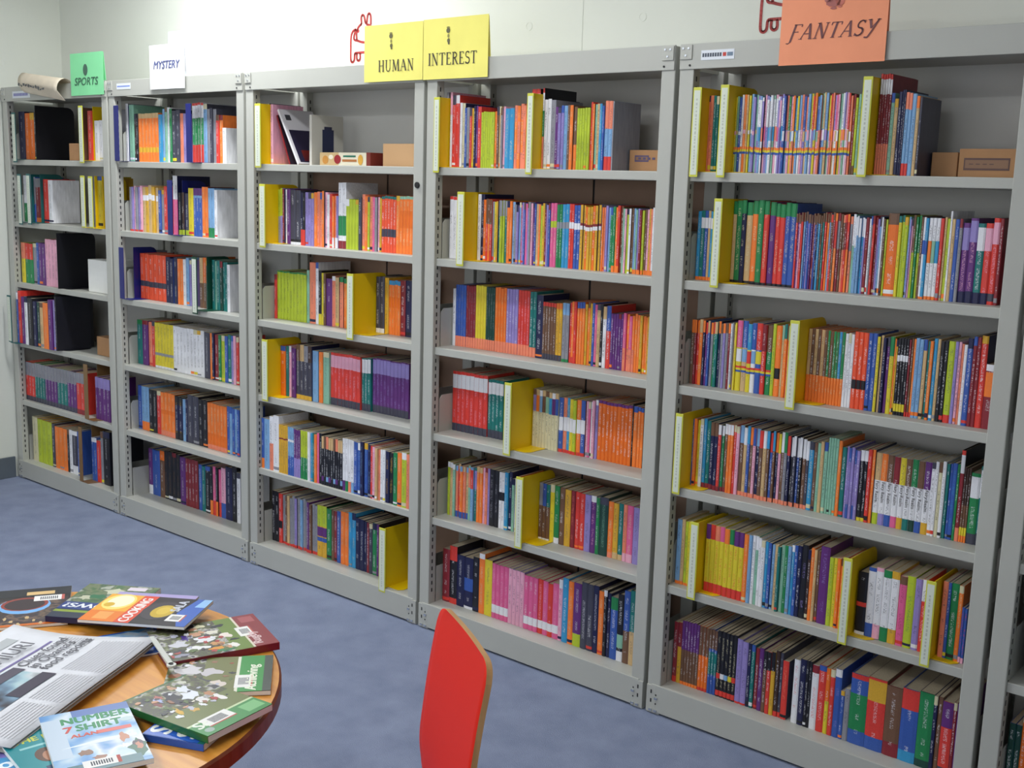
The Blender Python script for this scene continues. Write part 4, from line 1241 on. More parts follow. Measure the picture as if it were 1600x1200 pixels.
MB().prism([(.018*math.cos(2*math.pi*k/16), .024*math.sin(2*math.pi*k/16)) for k in range(16)], 0, .0004).build('ball_print', flat((70, 104, 88)), t).matrix_local = FX(.122, .105)
t, W, h = sheet('genre_sign', 'white card sign reading MYSTERY', 1.266, 1.503, 1.83, 1.999, (240, 241, 244))
text_obj('lettering', 'MYSTERY', .043, flat((84, 90, 136)), t, FX(.026, .078), shear=.22, sx=.98, bold=.0012)
# paper standing behind the MYSTERY sign on top of the case
o = MB().box(0, 0, 0, .148, .001, .20).build('loose_sheet', flat((192, 212, 212)), loc=(1.168, .13, 1.8765)); o.rotation_euler = (-.06, 0, 0)
MB().box(1.12, .10, 1.8345, 1.34, .2, 1.8765).build('paper_tray', MT['steel_in']) if False else None
tag(o, 'pale blue-white sheet standing up behind the MYSTERY sign', 'paper')
# curled sign, slumped over the rail of the first case
t = thing('curled_sign', 'curled cream paper sign with smeared dark lettering, SPORTS bookcase', 'sign', (.27, -.012, 1.846), 0, 'genre signs'); t.rotation_euler = (0, .13, 0)
mb = MB(); nu, nv = 10, 14
for i in range(nu+1):
    a = i/nu
    for j in range(nv+1):
        c = j/nv; r = .026+.018*a
        ang = -1.5+c*4.6
        xx = a*.36-.03*(1-a)*c
        yy = -r*math.cos(ang)*.9-.012; zz = r+.008+r*math.sin(ang)+.05*(1-a)*max(0, c-.2)+.0
        if c < .25: yy = -.008-.02*c*4*(1-.4); zz = c*4*.02*(.6)
        mb.v.append((xx, yy, zz))
for i in range(nu):
    for j in range(nv): mb.f.append((i*(nv+1)+j, (i+1)*(nv+1)+j, (i+1)*(nv+1)+j+1, i*(nv+1)+j+1)); mb.mi.append(0)
o = mb.build('sheet', mat('cream_paper', (226, 212, 190), .75, noise=(20, .05)), t, smooth=True)
md = o.modifiers.new('thick', 'SOLIDIFY'); md.thickness = .0006
rr = random.Random(3)
for k in range(11):
    x = .05+k*.023
    mb = MB().box(-.009, 0, -.003+rr.uniform(-.004, .002), .008, .0006, .004+rr.uniform(0, .006)).build('smeared_letter', flat((84, 84, 84)), t)
    mb.location = (x, -.0585-.0185*(x/.36)*.75, .036+rr.uniform(-.004, .004)); mb.rotation_euler = (0, rr.uniform(-.5, .5), 0)

# ------------------------------------------------------------------ red outline animal decals on the wall
def animal(label, x, z, sc):
    t = thing('wall_decal', label, 'wall decal', (x, WALL_Y-.0008, z), 0, 'red animal outlines on the wall')
    RED = flat((176, 52, 48), .5)
    def line(name, pts, r=.0040):
        pts = [Vector((p[0]*sc, 0, p[1]*sc)) for p in pts]
        # smooth the polyline
        for _ in range(2):
            q = [pts[0]]
            for a, b in zip(pts[:-1], pts[1:]): q += [a*.75+b*.25, a*.25+b*.75]
            pts = q+[pts[-1]]
        mb = MB(); prev = None
        for a, b in zip(pts[:-1], pts[1:]):
            d = (b-a)
            if d.length < 1e-6: continue
            d.normalize(); n_ = Vector((-d.z, 0, d.x))*r*sc/.9; a2, b2 = a-d*.0006, b+d*.0006
            i = len(mb.v)
            for yy in (.0, -.0007):
                mb.v += [tuple(v+Vector((0, yy, 0))) for v in (a2-n_, b2-n_, b2+n_, a2+n_)]
            mb.f += [(i, i+1, i+2, i+3), (i+7, i+6, i+5, i+4)]+[(i+k, i+4+k, i+4+(k+1) % 4, i+(k+1) % 4) for k in range(4)]
        mb.mi = [0]*len(mb.f)
        mb.build(name, RED, t)
    line('body_outline', [(.03, .125), (.012, .12), (0, .10), (0, .04), (0, .005), (.012, 0), (.022, .008), (.022, .03), (.026, .036), (.04, .036), (.08, .036), (.17, .036), (.19, .03), (.19, .004), (.2, 0), (.212, .006), (.214, .05), (.214, .11)])
    line('leg_outline', [(.036, .034), (.034, .012), (.044, .004), (.056, .010), (.054, .034)]); line('leg_outline', [(.15, .034), (.150, .012), (.162, .004), (.172, .010), (.172, .034)])
    line('head_outline', [(.03, .125), (.018, .10), (.018, .085), (.04, .082), (.05, .078), (.08, .072), (.115, .074), (.13, .09), (.13, .12), (.11, .135), (.09, .14)])
    line('cheek_outline', [(.035, .085), (.032, .11), (.04, .13), (.058, .142), (.062, .142)])
    line('ear_outline', [(.062, .142), (.058, .17), (.068, .178), (.078, .170), (.082, .145), (.092, .143), (.094, .172), (.104, .182), (.114, .172), (.114, .138)])
    MB().prism([(.007*sc*math.cos(2*math.pi*k/12), .007*sc*math.sin(2*math.pi*k/12)) for k in range(12)], 0, .0007).build('eye', RED, t).matrix_local = frame(Vector((.042*sc, 0, .118*sc)), (1, 0, 0), (0, 0, 1))
animal('red outline of a long-eared animal on the wall behind the HUMAN sign', 2.088, 1.93, .95)
animal('red outline of a long-eared animal on the wall behind the FANTASY sign', 3.785, 1.938, .95)
# ------------------------------------------------------------------ round table
TZ = .66; TC = (3.643, -1.856); TR = .464
tb = thing('round_table', 'round orange wooden table with a dark red-brown edge', 'table', (*TC, 0))
wood = wood_mat('orange_varnished_wood', (206, 132, 44), (228, 160, 66), .32)
edge = wood_mat('dark_wood_edge', (106, 48, 28), (132, 66, 38), .4)
n = 96
mb = MB(); rings = [(TR-.004, TZ), (TR, TZ-.004), (TR, TZ-.028), (TR-.006, TZ-.034)]
for r, z in rings: mb.v += [(r*math.cos(2*math.pi*k/n), r*math.sin(2*math.pi*k/n), z) for k in range(n)]
for j in range(3):
    for k in range(n): mb.f.append((j*n+k, (j+1)*n+k, (j+1)*n+(k+1) % n, j*n+(k+1) % n)); mb.mi.append(1)
mb.f += [tuple(range(n)), tuple(range(4*n-1, 3*n-1, -1))]; mb.mi += [0, 0]
mb.build('table_top', [wood, edge], tb)
MB().cyl((0, 0), .035, .03, TZ-.034, 24).build('pedestal', MT['bolt'], tb, smooth=False)
MB().cyl((0, 0), .25, 0, .03, 48).build('base', MT['black_plastic'], tb, bevel=.006)

# ------------------------------------------------------------------ magazines, books and newspaper on the table
PH_GRASS = photo_mat('photo_players_on_grass', [(48, 48, 60), (84, 92, 52), (74, 66, 66), (112, 122, 70), (190, 186, 186), (60, 58, 66)], 42)
PH_DARK = photo_mat('photo_dark_scene', [(30, 26, 34), (70, 50, 46), (44, 40, 58), (120, 96, 80), (40, 36, 40)], 40)
PH_SKY = photo_mat('photo_sky', [(70, 132, 200), (104, 160, 214), (176, 204, 226), (226, 232, 238), (90, 150, 208)], 16)
PH_GREEN = photo_mat('photo_green_field', [(44, 84, 52), (70, 110, 66), (120, 128, 96), (60, 92, 60), (176, 180, 166)], 36)
PH_GLOW = photo_mat('photo_orange_glow', [(236, 110, 16), (246, 160, 24), (252, 206, 40), (255, 236, 140)], 9)
def blob(rng, cx, cy, rx, ry, k=13, rot=0):
    pts = []
    for i in range(k):
        a = 2*math.pi*i/k; rr = rng.uniform(.45, 1.05)
        x, y = rx*rr*math.cos(a), ry*rr*math.sin(a)
        pts.append((cx+x*math.cos(rot)-y*math.sin(rot), cy+x*math.sin(rot)+y*math.cos(rot)))
    return pts
def magazine(name, label, cx, cy, ang, w_, h_, sg, z0, th, cover, els, spine_side=None, cat='magazine', hard=False, tilt=(0, 0)):
    t = thing(name, label, cat, (cx, cy, TZ+z0), ang, 'reading matter on the table')
    t.rotation_euler = (tilt[0], tilt[1], ang)
    ct = .0016 if hard else .0005; ov = .0025 if hard else 0
    X, Y = w_/2, h_/2
    MB().box(-X+ov, -Y+ov, ct, X-ov, Y-ov, th-ct).build('pages', MT['white_paper'], t)
    c_ = flat(cover, .28)
    MB().box(-X, -Y, 0, X, Y, ct).build('back_cover', c_, t)
    fc = MB().box(-X, -Y, th-ct, X, Y, th).build('front_cover', c_, t)
    if spine_side:
        e = {'u-': (-X-.0006, -Y, -X+.001, Y), 'u+': (X-.001, -Y, X+.0006, Y), 'v-': (-X, -Y-.0006, X, -Y+.001) if sg > 0 else (-X, Y-.001, X, Y+.0006), 'v+': (-X, Y-.001, X, Y+.0006) if sg > 0 else (-X, -Y-.0006, X, -Y+.001)}[spine_side]
        MB().box(e[0], e[1], 0, e[2], e[3], th).build('spine', c_, t)
    L = lambda u, v: ((u-.5)*w_, sg*(v-.5)*h_)
    lay = 0
    for q in els:
        lay += 1; za, zb = th, th+.00010+.000014*lay
        k = q[0]
        if k == 'poly':
            MB().prism([L(*p) for p in q[1]], za, zb).build(q[3] if len(q) > 3 else 'printed_shape', q[2] if not isinstance(q[2], tuple) else flat(q[2], .3), fc)
        elif k == 'blob':
            rng = random.Random(q[6] if len(q) > 6 else lay)
            MB().prism([L(*p) for p in blob(rng, q[1], q[2], q[3], q[4])], za, zb).build('printed_figure', flat(q[5], .3), fc)
        elif k == 'text':
            _, txt, u, v, size, dr, c, sx = q
            a = {'u+': 0, 'u-': math.pi, 'v+': sg*math.pi/2, 'v-': -sg*math.pi/2}[dr]
            x, y = L(u, v)
            text_obj('title_lettering', txt, size, flat(c, .35), fc, Matrix.Translation((x, y, zb)) @ Matrix.Rotation(a, 4, 'Z'), sx=sx, ext=.0001, bold=size*.035)
        elif k == 'code':
            _, u, v, du, dv = q
            r = [L(u-du, v-dv), L(u+du, v-dv), L(u+du, v+dv), L(u-du, v+dv)]
            st_ = MB().prism(r, za, zb).build('barcode_sticker', flat((238, 236, 232), .4), fc)
            r2 = [L(u-du*.6, v-dv*.55), L(u+du*.6, v-dv*.55), L(u+du*.6, v+dv*.55), L(u-du*.6, v+dv*.55)]
            bm = MB()
            for kk in range(9):
                f0, f1 = kk/9+.01, kk/9+.07
                a0 = [r2[0][i]+(r2[1][i]-r2[0][i])*f0 for i in (0, 1)]; a1 = [r2[0][i]+(r2[1][i]-r2[0][i])*f1 for i in (0, 1)]
                d_ = [r2[3][i]-r2[0][i] for i in (0, 1)]
                bm.prism([tuple(a0), tuple(a1), (a1[0]+d_[0], a1[1]+d_[1]), (a0[0]+d_[0], a0[1]+d_[1])], za, zb+.0001)
            bm.build('barcode_print', flat((60, 62, 76)), fc)['kind'] = 'stuff'
            MB().prism([L(u+du*.8, v-dv), L(u+du, v-dv), L(u+du, v+dv), L(u+du*.8, v+dv)], za, zb+.0001).build('sticker_edge', flat((190, 90, 80)), fc)
    return t
R_ = lambda a, b, c, d: [(a, b), (c, b), (c, d), (a, d)]
EL = lambda cx, cy, rx, ry, n=18: [(cx+rx*math.cos(2*math.pi*k/n), cy+ry*math.sin(2*math.pi*k/n)) for k in range(n)]
# dark magazine at the left edge
magazine('magazine', 'dark magazine with a blue-rimmed ring picture at the table edge', 3.3279, -1.6695, 1.0267, .217, .202, -1, .0004, .006, (34, 28, 34), [
    ('poly', R_(.02, .3, .98, .98), PH_DARK, 'photo'), ('poly', R_(.0, .0, 1, .22), (28, 30, 40)), ('poly', EL(.62, .47, .22, .22), (120, 180, 236)), ('poly', EL(.62, .43, .2, .18), (150, 60, 50)), ('poly', EL(.62, .44, .17, .15), (52, 36, 44)),
    ('poly', R_(.62, .1, .86, .19), (226, 190, 130)), ('code', .82, .3, .13, .07), ('poly', R_(.02, .95, 1, 1), (214, 110, 30))]+[('blob', .3+.06*k, .8+.08*(k % 3), .02, .05, (210, 180, 130), k) for k in range(9)])
# sports magazine with blue band
magazine('magazine', 'green and navy sports magazine with upside-down white title', 3.4523, -1.5407, .5947, .149, .18, -1, .0068, .011, (24, 40, 84), [
    ('poly', R_(0, 0, 1, .56), PH_GREEN, 'photo'), ('blob', .45, .2, .18, .1, (206, 206, 180), 3), ('blob', .35, .38, .16, .1, (30, 110, 70), 4), ('blob', .18, .42, .1, .09, (196, 196, 170), 8), ('poly', R_(.6, .04, .85, .14), (226, 214, 226)),
    ('poly', R_(0, .56, 1, .76), (28, 58, 130)), ('text', 'OWS?', .62, .60, .030, 'u-', (236, 238, 244), 1.1), ('poly', R_(0, .79, 1, .85), (140, 160, 44)), ('poly', R_(0, .85, 1, 1), (28, 40, 66))], 'v+')
magazine('magazine', 'lavender-edged thin magazine under the COOKING magazine', 3.535, -1.500, .62, .16, .12, -1, .0184, .004, (176, 164, 214), [('poly', R_(0, .3, 1, 1), PH_DARK, 'photo')])
magazine('magazine', 'blue magazine half hidden under the newspaper', 3.640, -1.600, 1.25, .115, .12, -1, .0004, .004, (38, 104, 206), [
    ('poly', [(.1, .05), (.95, .05), (.95, .6), (.5, .3)], PH_SKY, 'photo'), ('poly', R_(.05, .3, .9, .33), (190, 180, 180)), ('poly', R_(0, 0, .04, 1), (226, 226, 230)), ('poly', [(.5, 0), (.9, 0), (.7, .15)], (110, 190, 246))])
# cooking
magazine('magazine', 'orange and black magazine reading COOKING with a golden disc', 3.5715, -1.5239, .566, .206, .137, -1, .0226, .006, (30, 28, 36), [
    ('poly', R_(0, 0, .33, 1), (240, 128, 22)), ('poly', R_(0, 0, .33, .62), (248, 176, 40)), ('poly', EL(.16, .28, .15, .30), (255, 226, 120)), ('poly', EL(.17, .26, .115, .23), (253, 246, 210)), ('poly', EL(.1, .40, .05, .08), (224, 180, 40)),
    ('poly', R_(.33, 0, .475, 1), (226, 70, 34)), ('text', 'COOKING', .445, .97, .0275, 'v-', (246, 240, 236), .92), ('poly', R_(.1, .66, .24, .92), (246, 168, 84)),
    ('poly', EL(.63, .5, .165, .34), (52, 46, 56)), ('poly', EL(.66, .52, .105, .23), (206, 172, 30)), ('poly', EL(.66, .50, .06, .14), (222, 190, 60)), ('poly', [(.86, .0), (1, .0), (1, 1), (.92, 1), (.80, .55)], (48, 98, 190)), ('poly', [(.92, .0), (1, .0), (1, .3), (.90, .3)], (150, 196, 240)),
    ('code', .84, .72, .075, .12), ('text', 'SALA', .80, .50, .026, 'v-', (206, 210, 222), .9)], None, tilt=(0, -.01))
# red rugby hardback
PL = [('blob', .18, .55, .10, .13, (206, 206, 214), 1), ('blob', .30, .75, .13, .10, (236, 236, 236), 2), ('blob', .42, .52, .12, .10, (232, 232, 236), 5), ('blob', .36, .35, .07, .09, (206, 150, 116), 6), ('blob', .52, .35, .10, .09, (226, 222, 206), 7), ('blob', .27, .4, .05, .12, (80, 60, 140), 9),
      ('blob', .60, .2, .08, .06, (36, 40, 52), 10), ('blob', .50, .70, .09, .07, (204, 150, 96), 11), ('blob', .62, .52, .07, .11, (238, 226, 216), 12), ('blob', .62, .82, .07, .09, (240, 236, 230), 13), ('blob', .47, .84, .10, .05, (226, 150, 40), 14), ('blob', .53, .93, .10, .05, (40, 130, 80), 15), ('blob', .38, .18, .06, .06, (196, 140, 110), 16), ('blob', .45, .12, .07, .06, (230, 226, 190), 17), ('blob', .14, .88, .11, .06, (150, 150, 170), 18), ('blob', .66, .66, .06, .04, (30, 36, 50), 19), ('blob', .43, .47, .06, .04, (200, 50, 60), 20)]
def crowd(seed, n_, u0, u1, v0, v1):
    rg = random.Random(seed); P_ = [(232, 232, 238), (206, 154, 120), (44, 42, 54), (236, 228, 216), (150, 104, 80), (70, 62, 76), (190, 190, 206), (176, 60, 60), (92, 112, 60)]
    return [('blob', rg.uniform(u0, u1), rg.uniform(v0, v1), rg.uniform(.015, .05), rg.uniform(.02, .06), rg.choice(P_), seed*100+k) for k in range(n_)]
PL += crowd(1, 30, .05, .6, .08, .92)
magazine('book', 'maroon hardback with rugby players on its cover', 3.7378, -1.4952, 1.2303, .199, .155, -1, .0006, .013, (118, 30, 44), [
    ('poly', R_(0, 0, .77, 1), PH_GRASS, 'photo'), ('poly', R_(.60, .0, .77, 1), (110, 136, 58)), ]+PL+[('poly', R_(.765, 0, .785, 1), (226, 216, 196)), ('poly', R_(.785, 0, 1, 1), (138, 40, 52)), ('code', .80, .50, .07, .14), ('poly', R_(.83, .06, .96, .24), (170, 84, 90)),
    ('text', 'Rugby', .87, .93, .024, 'v-', (226, 196, 196), 1)], 'v+', 'book', True)
MB().box(0, 0, 0, 0, 0, 0) if False else None
# achieving
magazine('magazine', 'green-edged sports booklet reading Achieving', 3.8697, -1.5756, .8708, .175, .1437, -1, .0004, .008, (30, 34, 40), [
    ('poly', R_(0, 0, .70, 1), PH_GRASS, 'photo'), ('poly', R_(.35, .0, .7, 1), (112, 116, 60)), ('blob', .2, .35, .16, .16, (210, 206, 210), 1), ('blob', .42, .42, .12, .14, (200, 194, 198), 2), ('blob', .5, .75, .1, .1, (220, 206, 196), 5), ('blob', .34, .7, .12, .1, (60, 56, 70), 3), ('blob', .1, .5, .08, .1, (150, 92, 60), 4)]+crowd(3, 20, .05, .62, .08, .92)+[
    ('poly', R_(.66, .02, .69, 1), (226, 226, 206)), ('poly', R_(.69, 0, .92, 1), (44, 146, 62)), ('poly', R_(.92, 0, 1, 1), (52, 64, 60)), ('code', .74, .72, .085, .17), ('text', 'Achieving', .86, .97, .026, 'v-', (236, 240, 220), 1.0)], None, 'booklet')
# blue book
magazine('book', 'blue paperback with big sideways white letters', 3.9833, -1.6944, .4242, .104, .15, 1, .0006, .011, (44, 96, 196), [
    ('poly', R_(0, .35, 1, 1), PH_SKY, 'photo'), ('blob', .2, .6, .2, .1, (24, 26, 34), 3), ('blob', .35, .5, .2, .07, (226, 236, 240), 4), ('text', 'S8', .36, .06, .05, 'v+', (244, 244, 240), 1), ('text', 'SJ', .80, .06, .05, 'v+', (244, 244, 240), 1), ('blob', .9, .1, .07, .05, (190, 190, 40), 5), ('poly', R_(.9, .0, 1, 1), (30, 110, 96))], 'v-', 'book')
# green book
PG = [('blob', .25, .45, .11, .12, (40, 38, 52), 1), ('blob', .22, .68, .11, .10, (226, 230, 240), 2), ('blob', .34, .62, .10, .14, (230, 234, 242), 3), ('blob', .50, .62, .08, .10, (232, 228, 226), 4), ('blob', .55, .80, .09, .06, (236, 232, 230), 6), ('blob', .44, .78, .08, .08, (186, 130, 92), 7), ('blob', .18, .35, .06, .06, (180, 100, 92), 8), ('blob', .28, .22, .07, .05, (130, 60, 60), 9),
      ('blob', .48, .24, .10, .05, (214, 168, 36), 10), ('blob', .38, .40, .12, .07, (56, 50, 66), 11), ('blob', .13, .62, .05, .06, (196, 156, 126), 12), ('blob', .10, .8, .06, .06, (206, 206, 190), 13), ('blob', .57, .38, .06, .06, (206, 160, 60), 14), ('blob', .22, .30, .06, .05, (170, 180, 220), 15)]
PG += crowd(2, 30, .05, .6, .08, .92)
magazine('book', 'green-banded book with players and a white barcode sticker', 3.9597, -1.6839, .1517, .194, .136, 1, .0118, .011, (40, 104, 56), [
    ('poly', R_(0.02, 0, .76, 1), PH_GRASS, 'photo'), ('poly', R_(.5, .0, .76, 1), (110, 120, 62)), ]+PG+[('poly', R_(.765, 0, .79, 1), (200, 214, 170)), ('poly', R_(.79, 0, 1, 1), (52, 140, 68)), ('text', 'Sc', .875, .05, .030, 'v+', (236, 240, 226), 1), ('code', .83, .38, .075, .20), ('poly', R_(.82, .70, .95, .96), (120, 188, 122)), ('poly', EL(.93, .12, .035, .06), (150, 170, 160))], 'v-', 'book', tilt=(-.015, 0))
# teal, ona, number 7
magazine('book', 'lilac and blue book reading ona at the frame edge', 3.9236, -1.9677, 1.1527, .10, .13, -1, .0004, .007, (70, 150, 200), [('poly', R_(0, 0, 1, .16), (130, 120, 190)), ('text', 'ona', .36, .42, .040, 'u+', (236, 244, 250), 1)], None, 'book')
magazine('book', 'teal book reading THE H beneath the number seven shirt book', 3.915, -1.905, 1.4086, .10, .145, -1, .0078, .008, (34, 142, 150), [
    ('text', 'THE HAT', .12, .27, .020, 'u+', (206, 206, 80), 1), ('poly', R_(.16, .36, .7, .40), (150, 206, 206)), ('poly', EL(.44, .62, .17, .16), (96, 62, 48)), ('poly', EL(.47, .66, .11, .12), (176, 122, 92)), ('poly', R_(.3, .85, .8, 1), (40, 70, 100))], None, 'book')
magazine('book', 'sky-blue book reading NUMBER 7 SHIRT with footballers', 3.9480, -1.8505, 1.2095, .128, .200, -1, .0162, .008, (104, 156, 206), [
    ('poly', R_(0, .0, 1, .95), PH_SKY, 'photo'), ('poly', R_(.35, .0, 1, .12), (84, 116, 180)), ('poly', R_(0, .1, .22, .75), (196, 212, 228)), ('text', 'NUMBER', .20, .215, .029, 'u+', (34, 140, 84), .86), ('text', 'SHIRT', .34, .355, .029, 'u+', (34, 140, 84), .86), ('text', '7', .20, .36, .028, 'u+', (206, 60, 44), 1), ('text', 'ALAN', .26, .455, .0150, 'u+', (214, 82, 54), 1), ('poly', R_(.55, .40, .93, .455), (216, 92, 78)),
    ('poly', [(.1, .60), (.6, .54), (.95, .55), (.95, .60), (.5, .60)], (226, 236, 244)), ('blob', .80, .58, .06, .10, (196, 130, 96), 2), ('blob', .9, .80, .13, .16, (24, 92, 66), 3), ('blob', .93, .72, .08, .07, (60, 44, 60), 4), ('blob', .92, .76, .05, .06, (190, 120, 90), 5), ('blob', .35, .72, .09, .06, (136, 92, 62), 6), ('blob', .48, .82, .12, .05, (150, 96, 66), 7), ('blob', .78, .72, .05, .05, (236, 240, 244), 9), ('poly', R_(.12, .88, .9, 1), (60, 110, 120)), ('code', .48, .90, .2, .055), ('poly', EL(.92, .30, .08, .035), (190, 210, 214))], None, 'book')
# newspaper
t = thing('newspaper', 'folded grey newspaper with a MIURI masthead and headline', 'newspaper', (3.658, -1.829, TZ+.0008), 2.0489, 'reading matter on the table')
NW, NH = .411, .292
def nz(u, v): return .004*math.sin(u*3.0+v*2.0)+.006*max(0, u-.8)*5*(1-v)
def leaf(name, z, M_, du=0, dv=0, inset=0):
    mb = MB(); a, b = 14, 8
    for i in range(a+1):
        for j in range(b+1):
            u, v = i/a, j/b
            mb.v.append(((u-.5)*(NW-inset)+du-.020*math.sin(math.pi*v)*u**3, (v-.5)*(NH-inset)+dv, z+nz(u, v)))
    for i in range(a):
        for j in range(b): mb.f.append((i*(b+1)+j, (i+1)*(b+1)+j, (i+1)*(b+1)+j+1, i*(b+1)+j+1)); mb.mi.append(0)
    o = mb.build(name, M_, t, smooth=True); md = o.modifiers.new('thick', 'SOLIDIFY'); md.thickness = .0009; md.offset = -1
    return o
NP = mat('newsprint', (224, 225, 230), .85, noise=(25, .03)); NPD = mat('newsprint_inner', (158, 156, 154), .85, noise=(40, .12))
rr = random.Random(5)
for k in range(6): leaf('sheet', .004+k*.0022, NPD if k % 2 else NP, rr.uniform(-.004, .004), rr.uniform(-.005, .005), .004)
top = leaf('front_page', .0185, NP)
NL = lambda u, v: ((u-.5)*NW-.020*math.sin(math.pi*min(1, max(0, (v-.02)/1.36)))*u**3, ((v-.02)/1.36-.5)*NH)
def nrect(name, u0, v0, u1, v1, c, dz=.0004, pts=None):
    # drape a print patch on the curved page
    mb = MB(); K = 8
    for i in range(K+1):
        for j in range(3):
            u, v = u0+(u1-u0)*i/K, v0+(v1-v0)*j/2
            x, y = NL(u, v); mb.v.append((x, y, .0185+dz+nz(u, (v-.02)/1.36)))
    for i in range(K):
        for j in range(2): mb.f.append((i*3+j, i*3+3+j, i*3+4+j, i*3+1+j)); mb.mi.append(0)
    return mb.build(name, c if not isinstance(c, tuple) else flat(c, .85), top)
def ntext(txt, u, v, size, c, sx=1.0):
    x, y = NL(u, v); text_obj('news_lettering', txt, size, flat(c, .85), top, Matrix.Translation((x, y, .0185+.0012+nz(u, (v-.02)/1.36))), sx=sx, ext=.0003)
ntext('DAILY YOMIURI', .15, .90, .040, (118, 118, 124), .95)
nrect('rule', .25, .83, .90, .855, (128, 118, 166), .0008)
ntext('Clues found', .60, .72, .026, (110, 110, 116), 1.0); ntext('in Obama\'s', .60, .62, .026, (110, 110, 116), 1.0); ntext('food reports', .60, .52, .026, (110, 110, 116), 1.0)
nrect('photo', .05, .40, .56, .80, photo_mat('news_photo', [(60, 56, 66), (120, 150, 176), (176, 206, 214), (206, 216, 220), (80, 70, 76)], 14), .0008)
nrect('photo_subject', .33, .40, .57, .52, (84, 80, 92), .0014)
nrect('photo_subject', .36, .68, .58, .79, (96, 92, 104), .0014)
nrect('emblem', .72, 1.12, .86, 1.24, (184, 188, 190), .0008)
for k in range(3): ntext('xxxxxxxxxxx', .60, .46-.03*k, .014, (150, 150, 154)) if False else None
ls = MB(); rr = random.Random(9)
for (u0, u1, v0, v1) in ((.62, .95, .08, .44), (.34, .58, .08, .36), (.05, .31, .08, .36), (.88, .97, .52, .80)):
    v = v0
    while v < v1:
        x0, y0 = NL(u0, v); x1, y1 = NL(u0+(u1-u0)*rr.uniform(.8, 1), v+.012)
        for i in range(4):
            ua, ub = u0+(u1-u0)*i/4, u0+(u1-u0)*(i+1)/4
            xa, ya = NL(ua, v); xb, yb = NL(ub, v+.010)
            za, zb = .0193+nz(ua, (v-.02)/1.36), .0193+nz(ub, (v-.02)/1.36)
            j = len(ls.v); ls.v += [(xa, ya, za), (xb, ya, zb), (xb, yb, zb), (xa, yb, za)]; ls.f.append((j, j+1, j+2, j+3)); ls.mi.append(0)
        v += .028
o = ls.build('body_text_lines', flat((204, 204, 208), .85), top); o['kind'] = 'stuff'
# white plastic clip between newspaper and the maroon hardback
t = thing('paper_clip_strip', 'white plastic strip with a round hole beside the newspaper corner', 'strip', (3.746, -1.607, TZ+.0225), -.333)
MB().box(-.068, -.005, 0, .068, .005, .003).build('strip', flat((196, 198, 190), .4), t, bevel=.001)
MB().cyl((.068, 0), .008, 0, .003, 20).build('eyelet', flat((206, 208, 200), .4), t)
MB().cyl((.068, 0), .0035, .0031, .0034, 14).build('eyelet_hole', MT['dark'], t)

# ------------------------------------------------------------------ red chair
CH_X, CH_Y = 4.240, -1.367
bdir = Vector((.506, .862, 0)).normalized(); wdir = Vector((bdir.y, -bdir.x, 0))
ch = thing('chair', 'red moulded plywood chair with a pale wood edge at the table', 'chair', (CH_X, CH_Y, 0), math.atan2(wdir.y, wdir.x))
redm = mat('red_laminate', (226, 40, 18), .5, noise=(3, .02), spec=.25); ply = wood_mat('plywood_edge', (176, 128, 78), (206, 160, 108), .5)
# local axes: X = width, Y = backwards
prof = [(-.43, .405), (-.39, .425), (-.28, .425), (-.16, .412), (-.085, .408), (-.045, .425), (-.028, .46), (-.031, .50), (-.034, .55), (-.027, .62), (-.016, .70), (0, .79)]
wid = [.165, .18, .185, .175, .155, .142, .137, .135, .135, .135, .135, .135]
def cr(seq, t_):
    n_ = len(seq)-1; i = min(int(t_*n_), n_-1); f = t_*n_-i
    p = [seq[max(0, i-1)], seq[i], seq[i+1], seq[min(n_, i+2)]]
    return .5*((2*p[1])+(-p[0]+p[2])*f+(2*p[0]-5*p[1]+4*p[2]-p[3])*f*f+(-p[0]+3*p[1]-3*p[2]+p[3])*f**3)
NJ = 16; SS = [k/80 for k in range(79)]+[.98+.02*math.sin(k/8*math.pi/2) for k in range(-1, 9)]+[]; SS[0:3] = [0, .004, .012, .02]; SS = sorted(set(SS)); NI = len(SS)-1; mb = MB(); TH = .0100
py = [p[0] for p in prof]; pz = [p[1] for p in prof]
grid = []
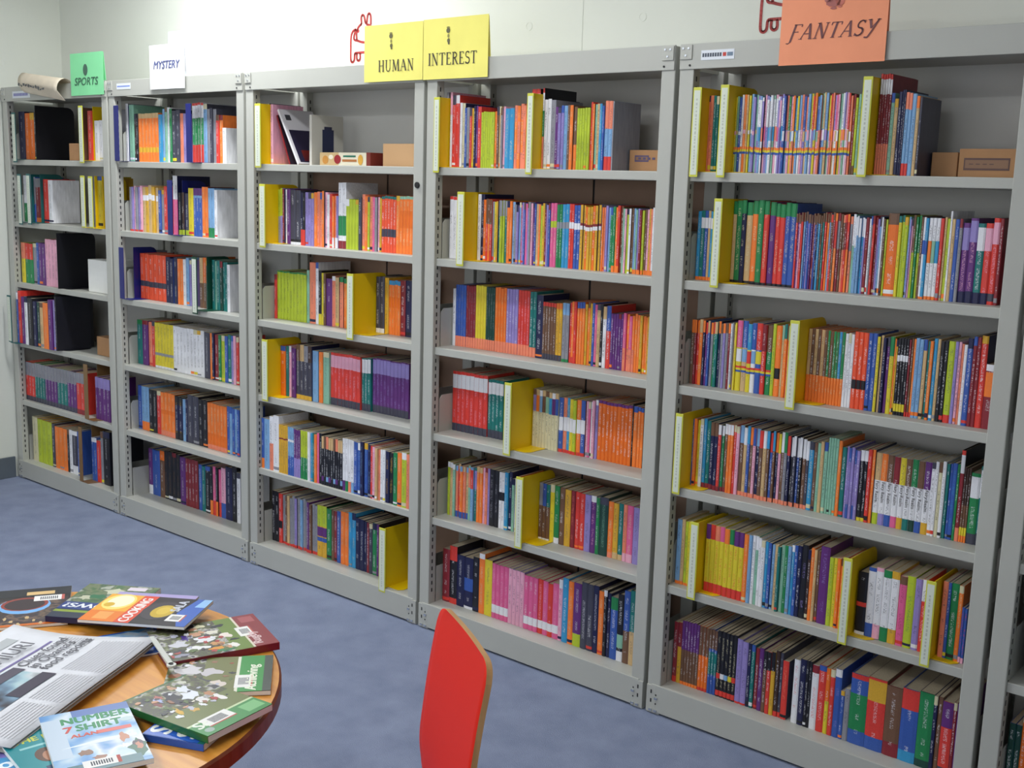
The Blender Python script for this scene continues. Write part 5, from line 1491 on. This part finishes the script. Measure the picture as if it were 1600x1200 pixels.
for i in range(NI+1):
    s = SS[i]
    y, z, hw = cr(py, s), cr(pz, s), cr(wid, s)
    y2, z2 = cr(py, min(1, s+.01)), cr(pz, min(1, s+.01)); y1, z1 = cr(py, max(0, s-.01)), cr(pz, max(0, s-.01))
    tl = math.hypot(y2-y1, z2-z1) or 1; ny, nz_ = -(z2-z1)/tl, (y2-y1)/tl
    # round the ends
    L_end = min(s, 1-s)*.93; rc = .042
    if L_end < rc:
        q = 1-L_end/rc; hw = hw-rc*(1-math.sqrt(max(0, 1-q*q)))
    row_ = []
    for j in range(NJ+1):
        u = -1+2*j/NJ
        curve = .003*u*u if s > .5 else .0
        row_.append((u*hw, y-curve*min(1, (s-.5)*4) if s > .5 else y, z, ny, nz_))
    grid.append(row_)
for side in (0, 1):
    for row_ in grid:
        for (x, y, z, ny, nz_) in row_:
            o_ = 0 if side == 0 else -TH
            mb.v.append((x, y+ny*o_, z+nz_*o_))
K = NJ+1; base = (NI+1)*K
for i in range(NI):
    for j in range(NJ):
        a = i*K+j
        mb.f.append((a, a+1, a+K+1, a+K)); mb.mi.append(0)
        mb.f.append((base+a, base+a+K, base+a+K+1, base+a+1)); mb.mi.append(0)
for i in range(NI):
    for j in (0, NJ):
        a, b_ = i*K+j, (i+1)*K+j
        mb.f.append((a, b_, base+b_, base+a) if j == 0 else (a, base+a, base+b_, b_)); mb.mi.append(1)
for j in range(NJ):
    for i in (0, NI):
        a, b_ = i*K+j, i*K+j+1
        mb.f.append((a, base+a, base+b_, b_) if i == 0 else (a, b_, base+b_, base+a)); mb.mi.append(1)
sh = mb.build('seat_shell', [redm, ply], ch)
for p in sh.data.polygons: p.use_smooth = p.material_index == 0
for sx in (-1, 1):
    MB().tube([(sx*.16, -.34, .0), (sx*.16, -.32, .30), (sx*.155, -.30, .405), (sx*.15, -.26, .418)], .011).build('leg', MT['bolt'], ch, smooth=True)
    MB().tube([(sx*.17, .04, .0), (sx*.16, -.02, .30), (sx*.155, -.06, .400), (sx*.15, -.10, .414)], .011).build('leg', MT['bolt'], ch, smooth=True)
MB().tube([(-.15, -.18, .41), (.15, -.18, .41)], .010).build('stretcher', MT['bolt'], ch, smooth=True)
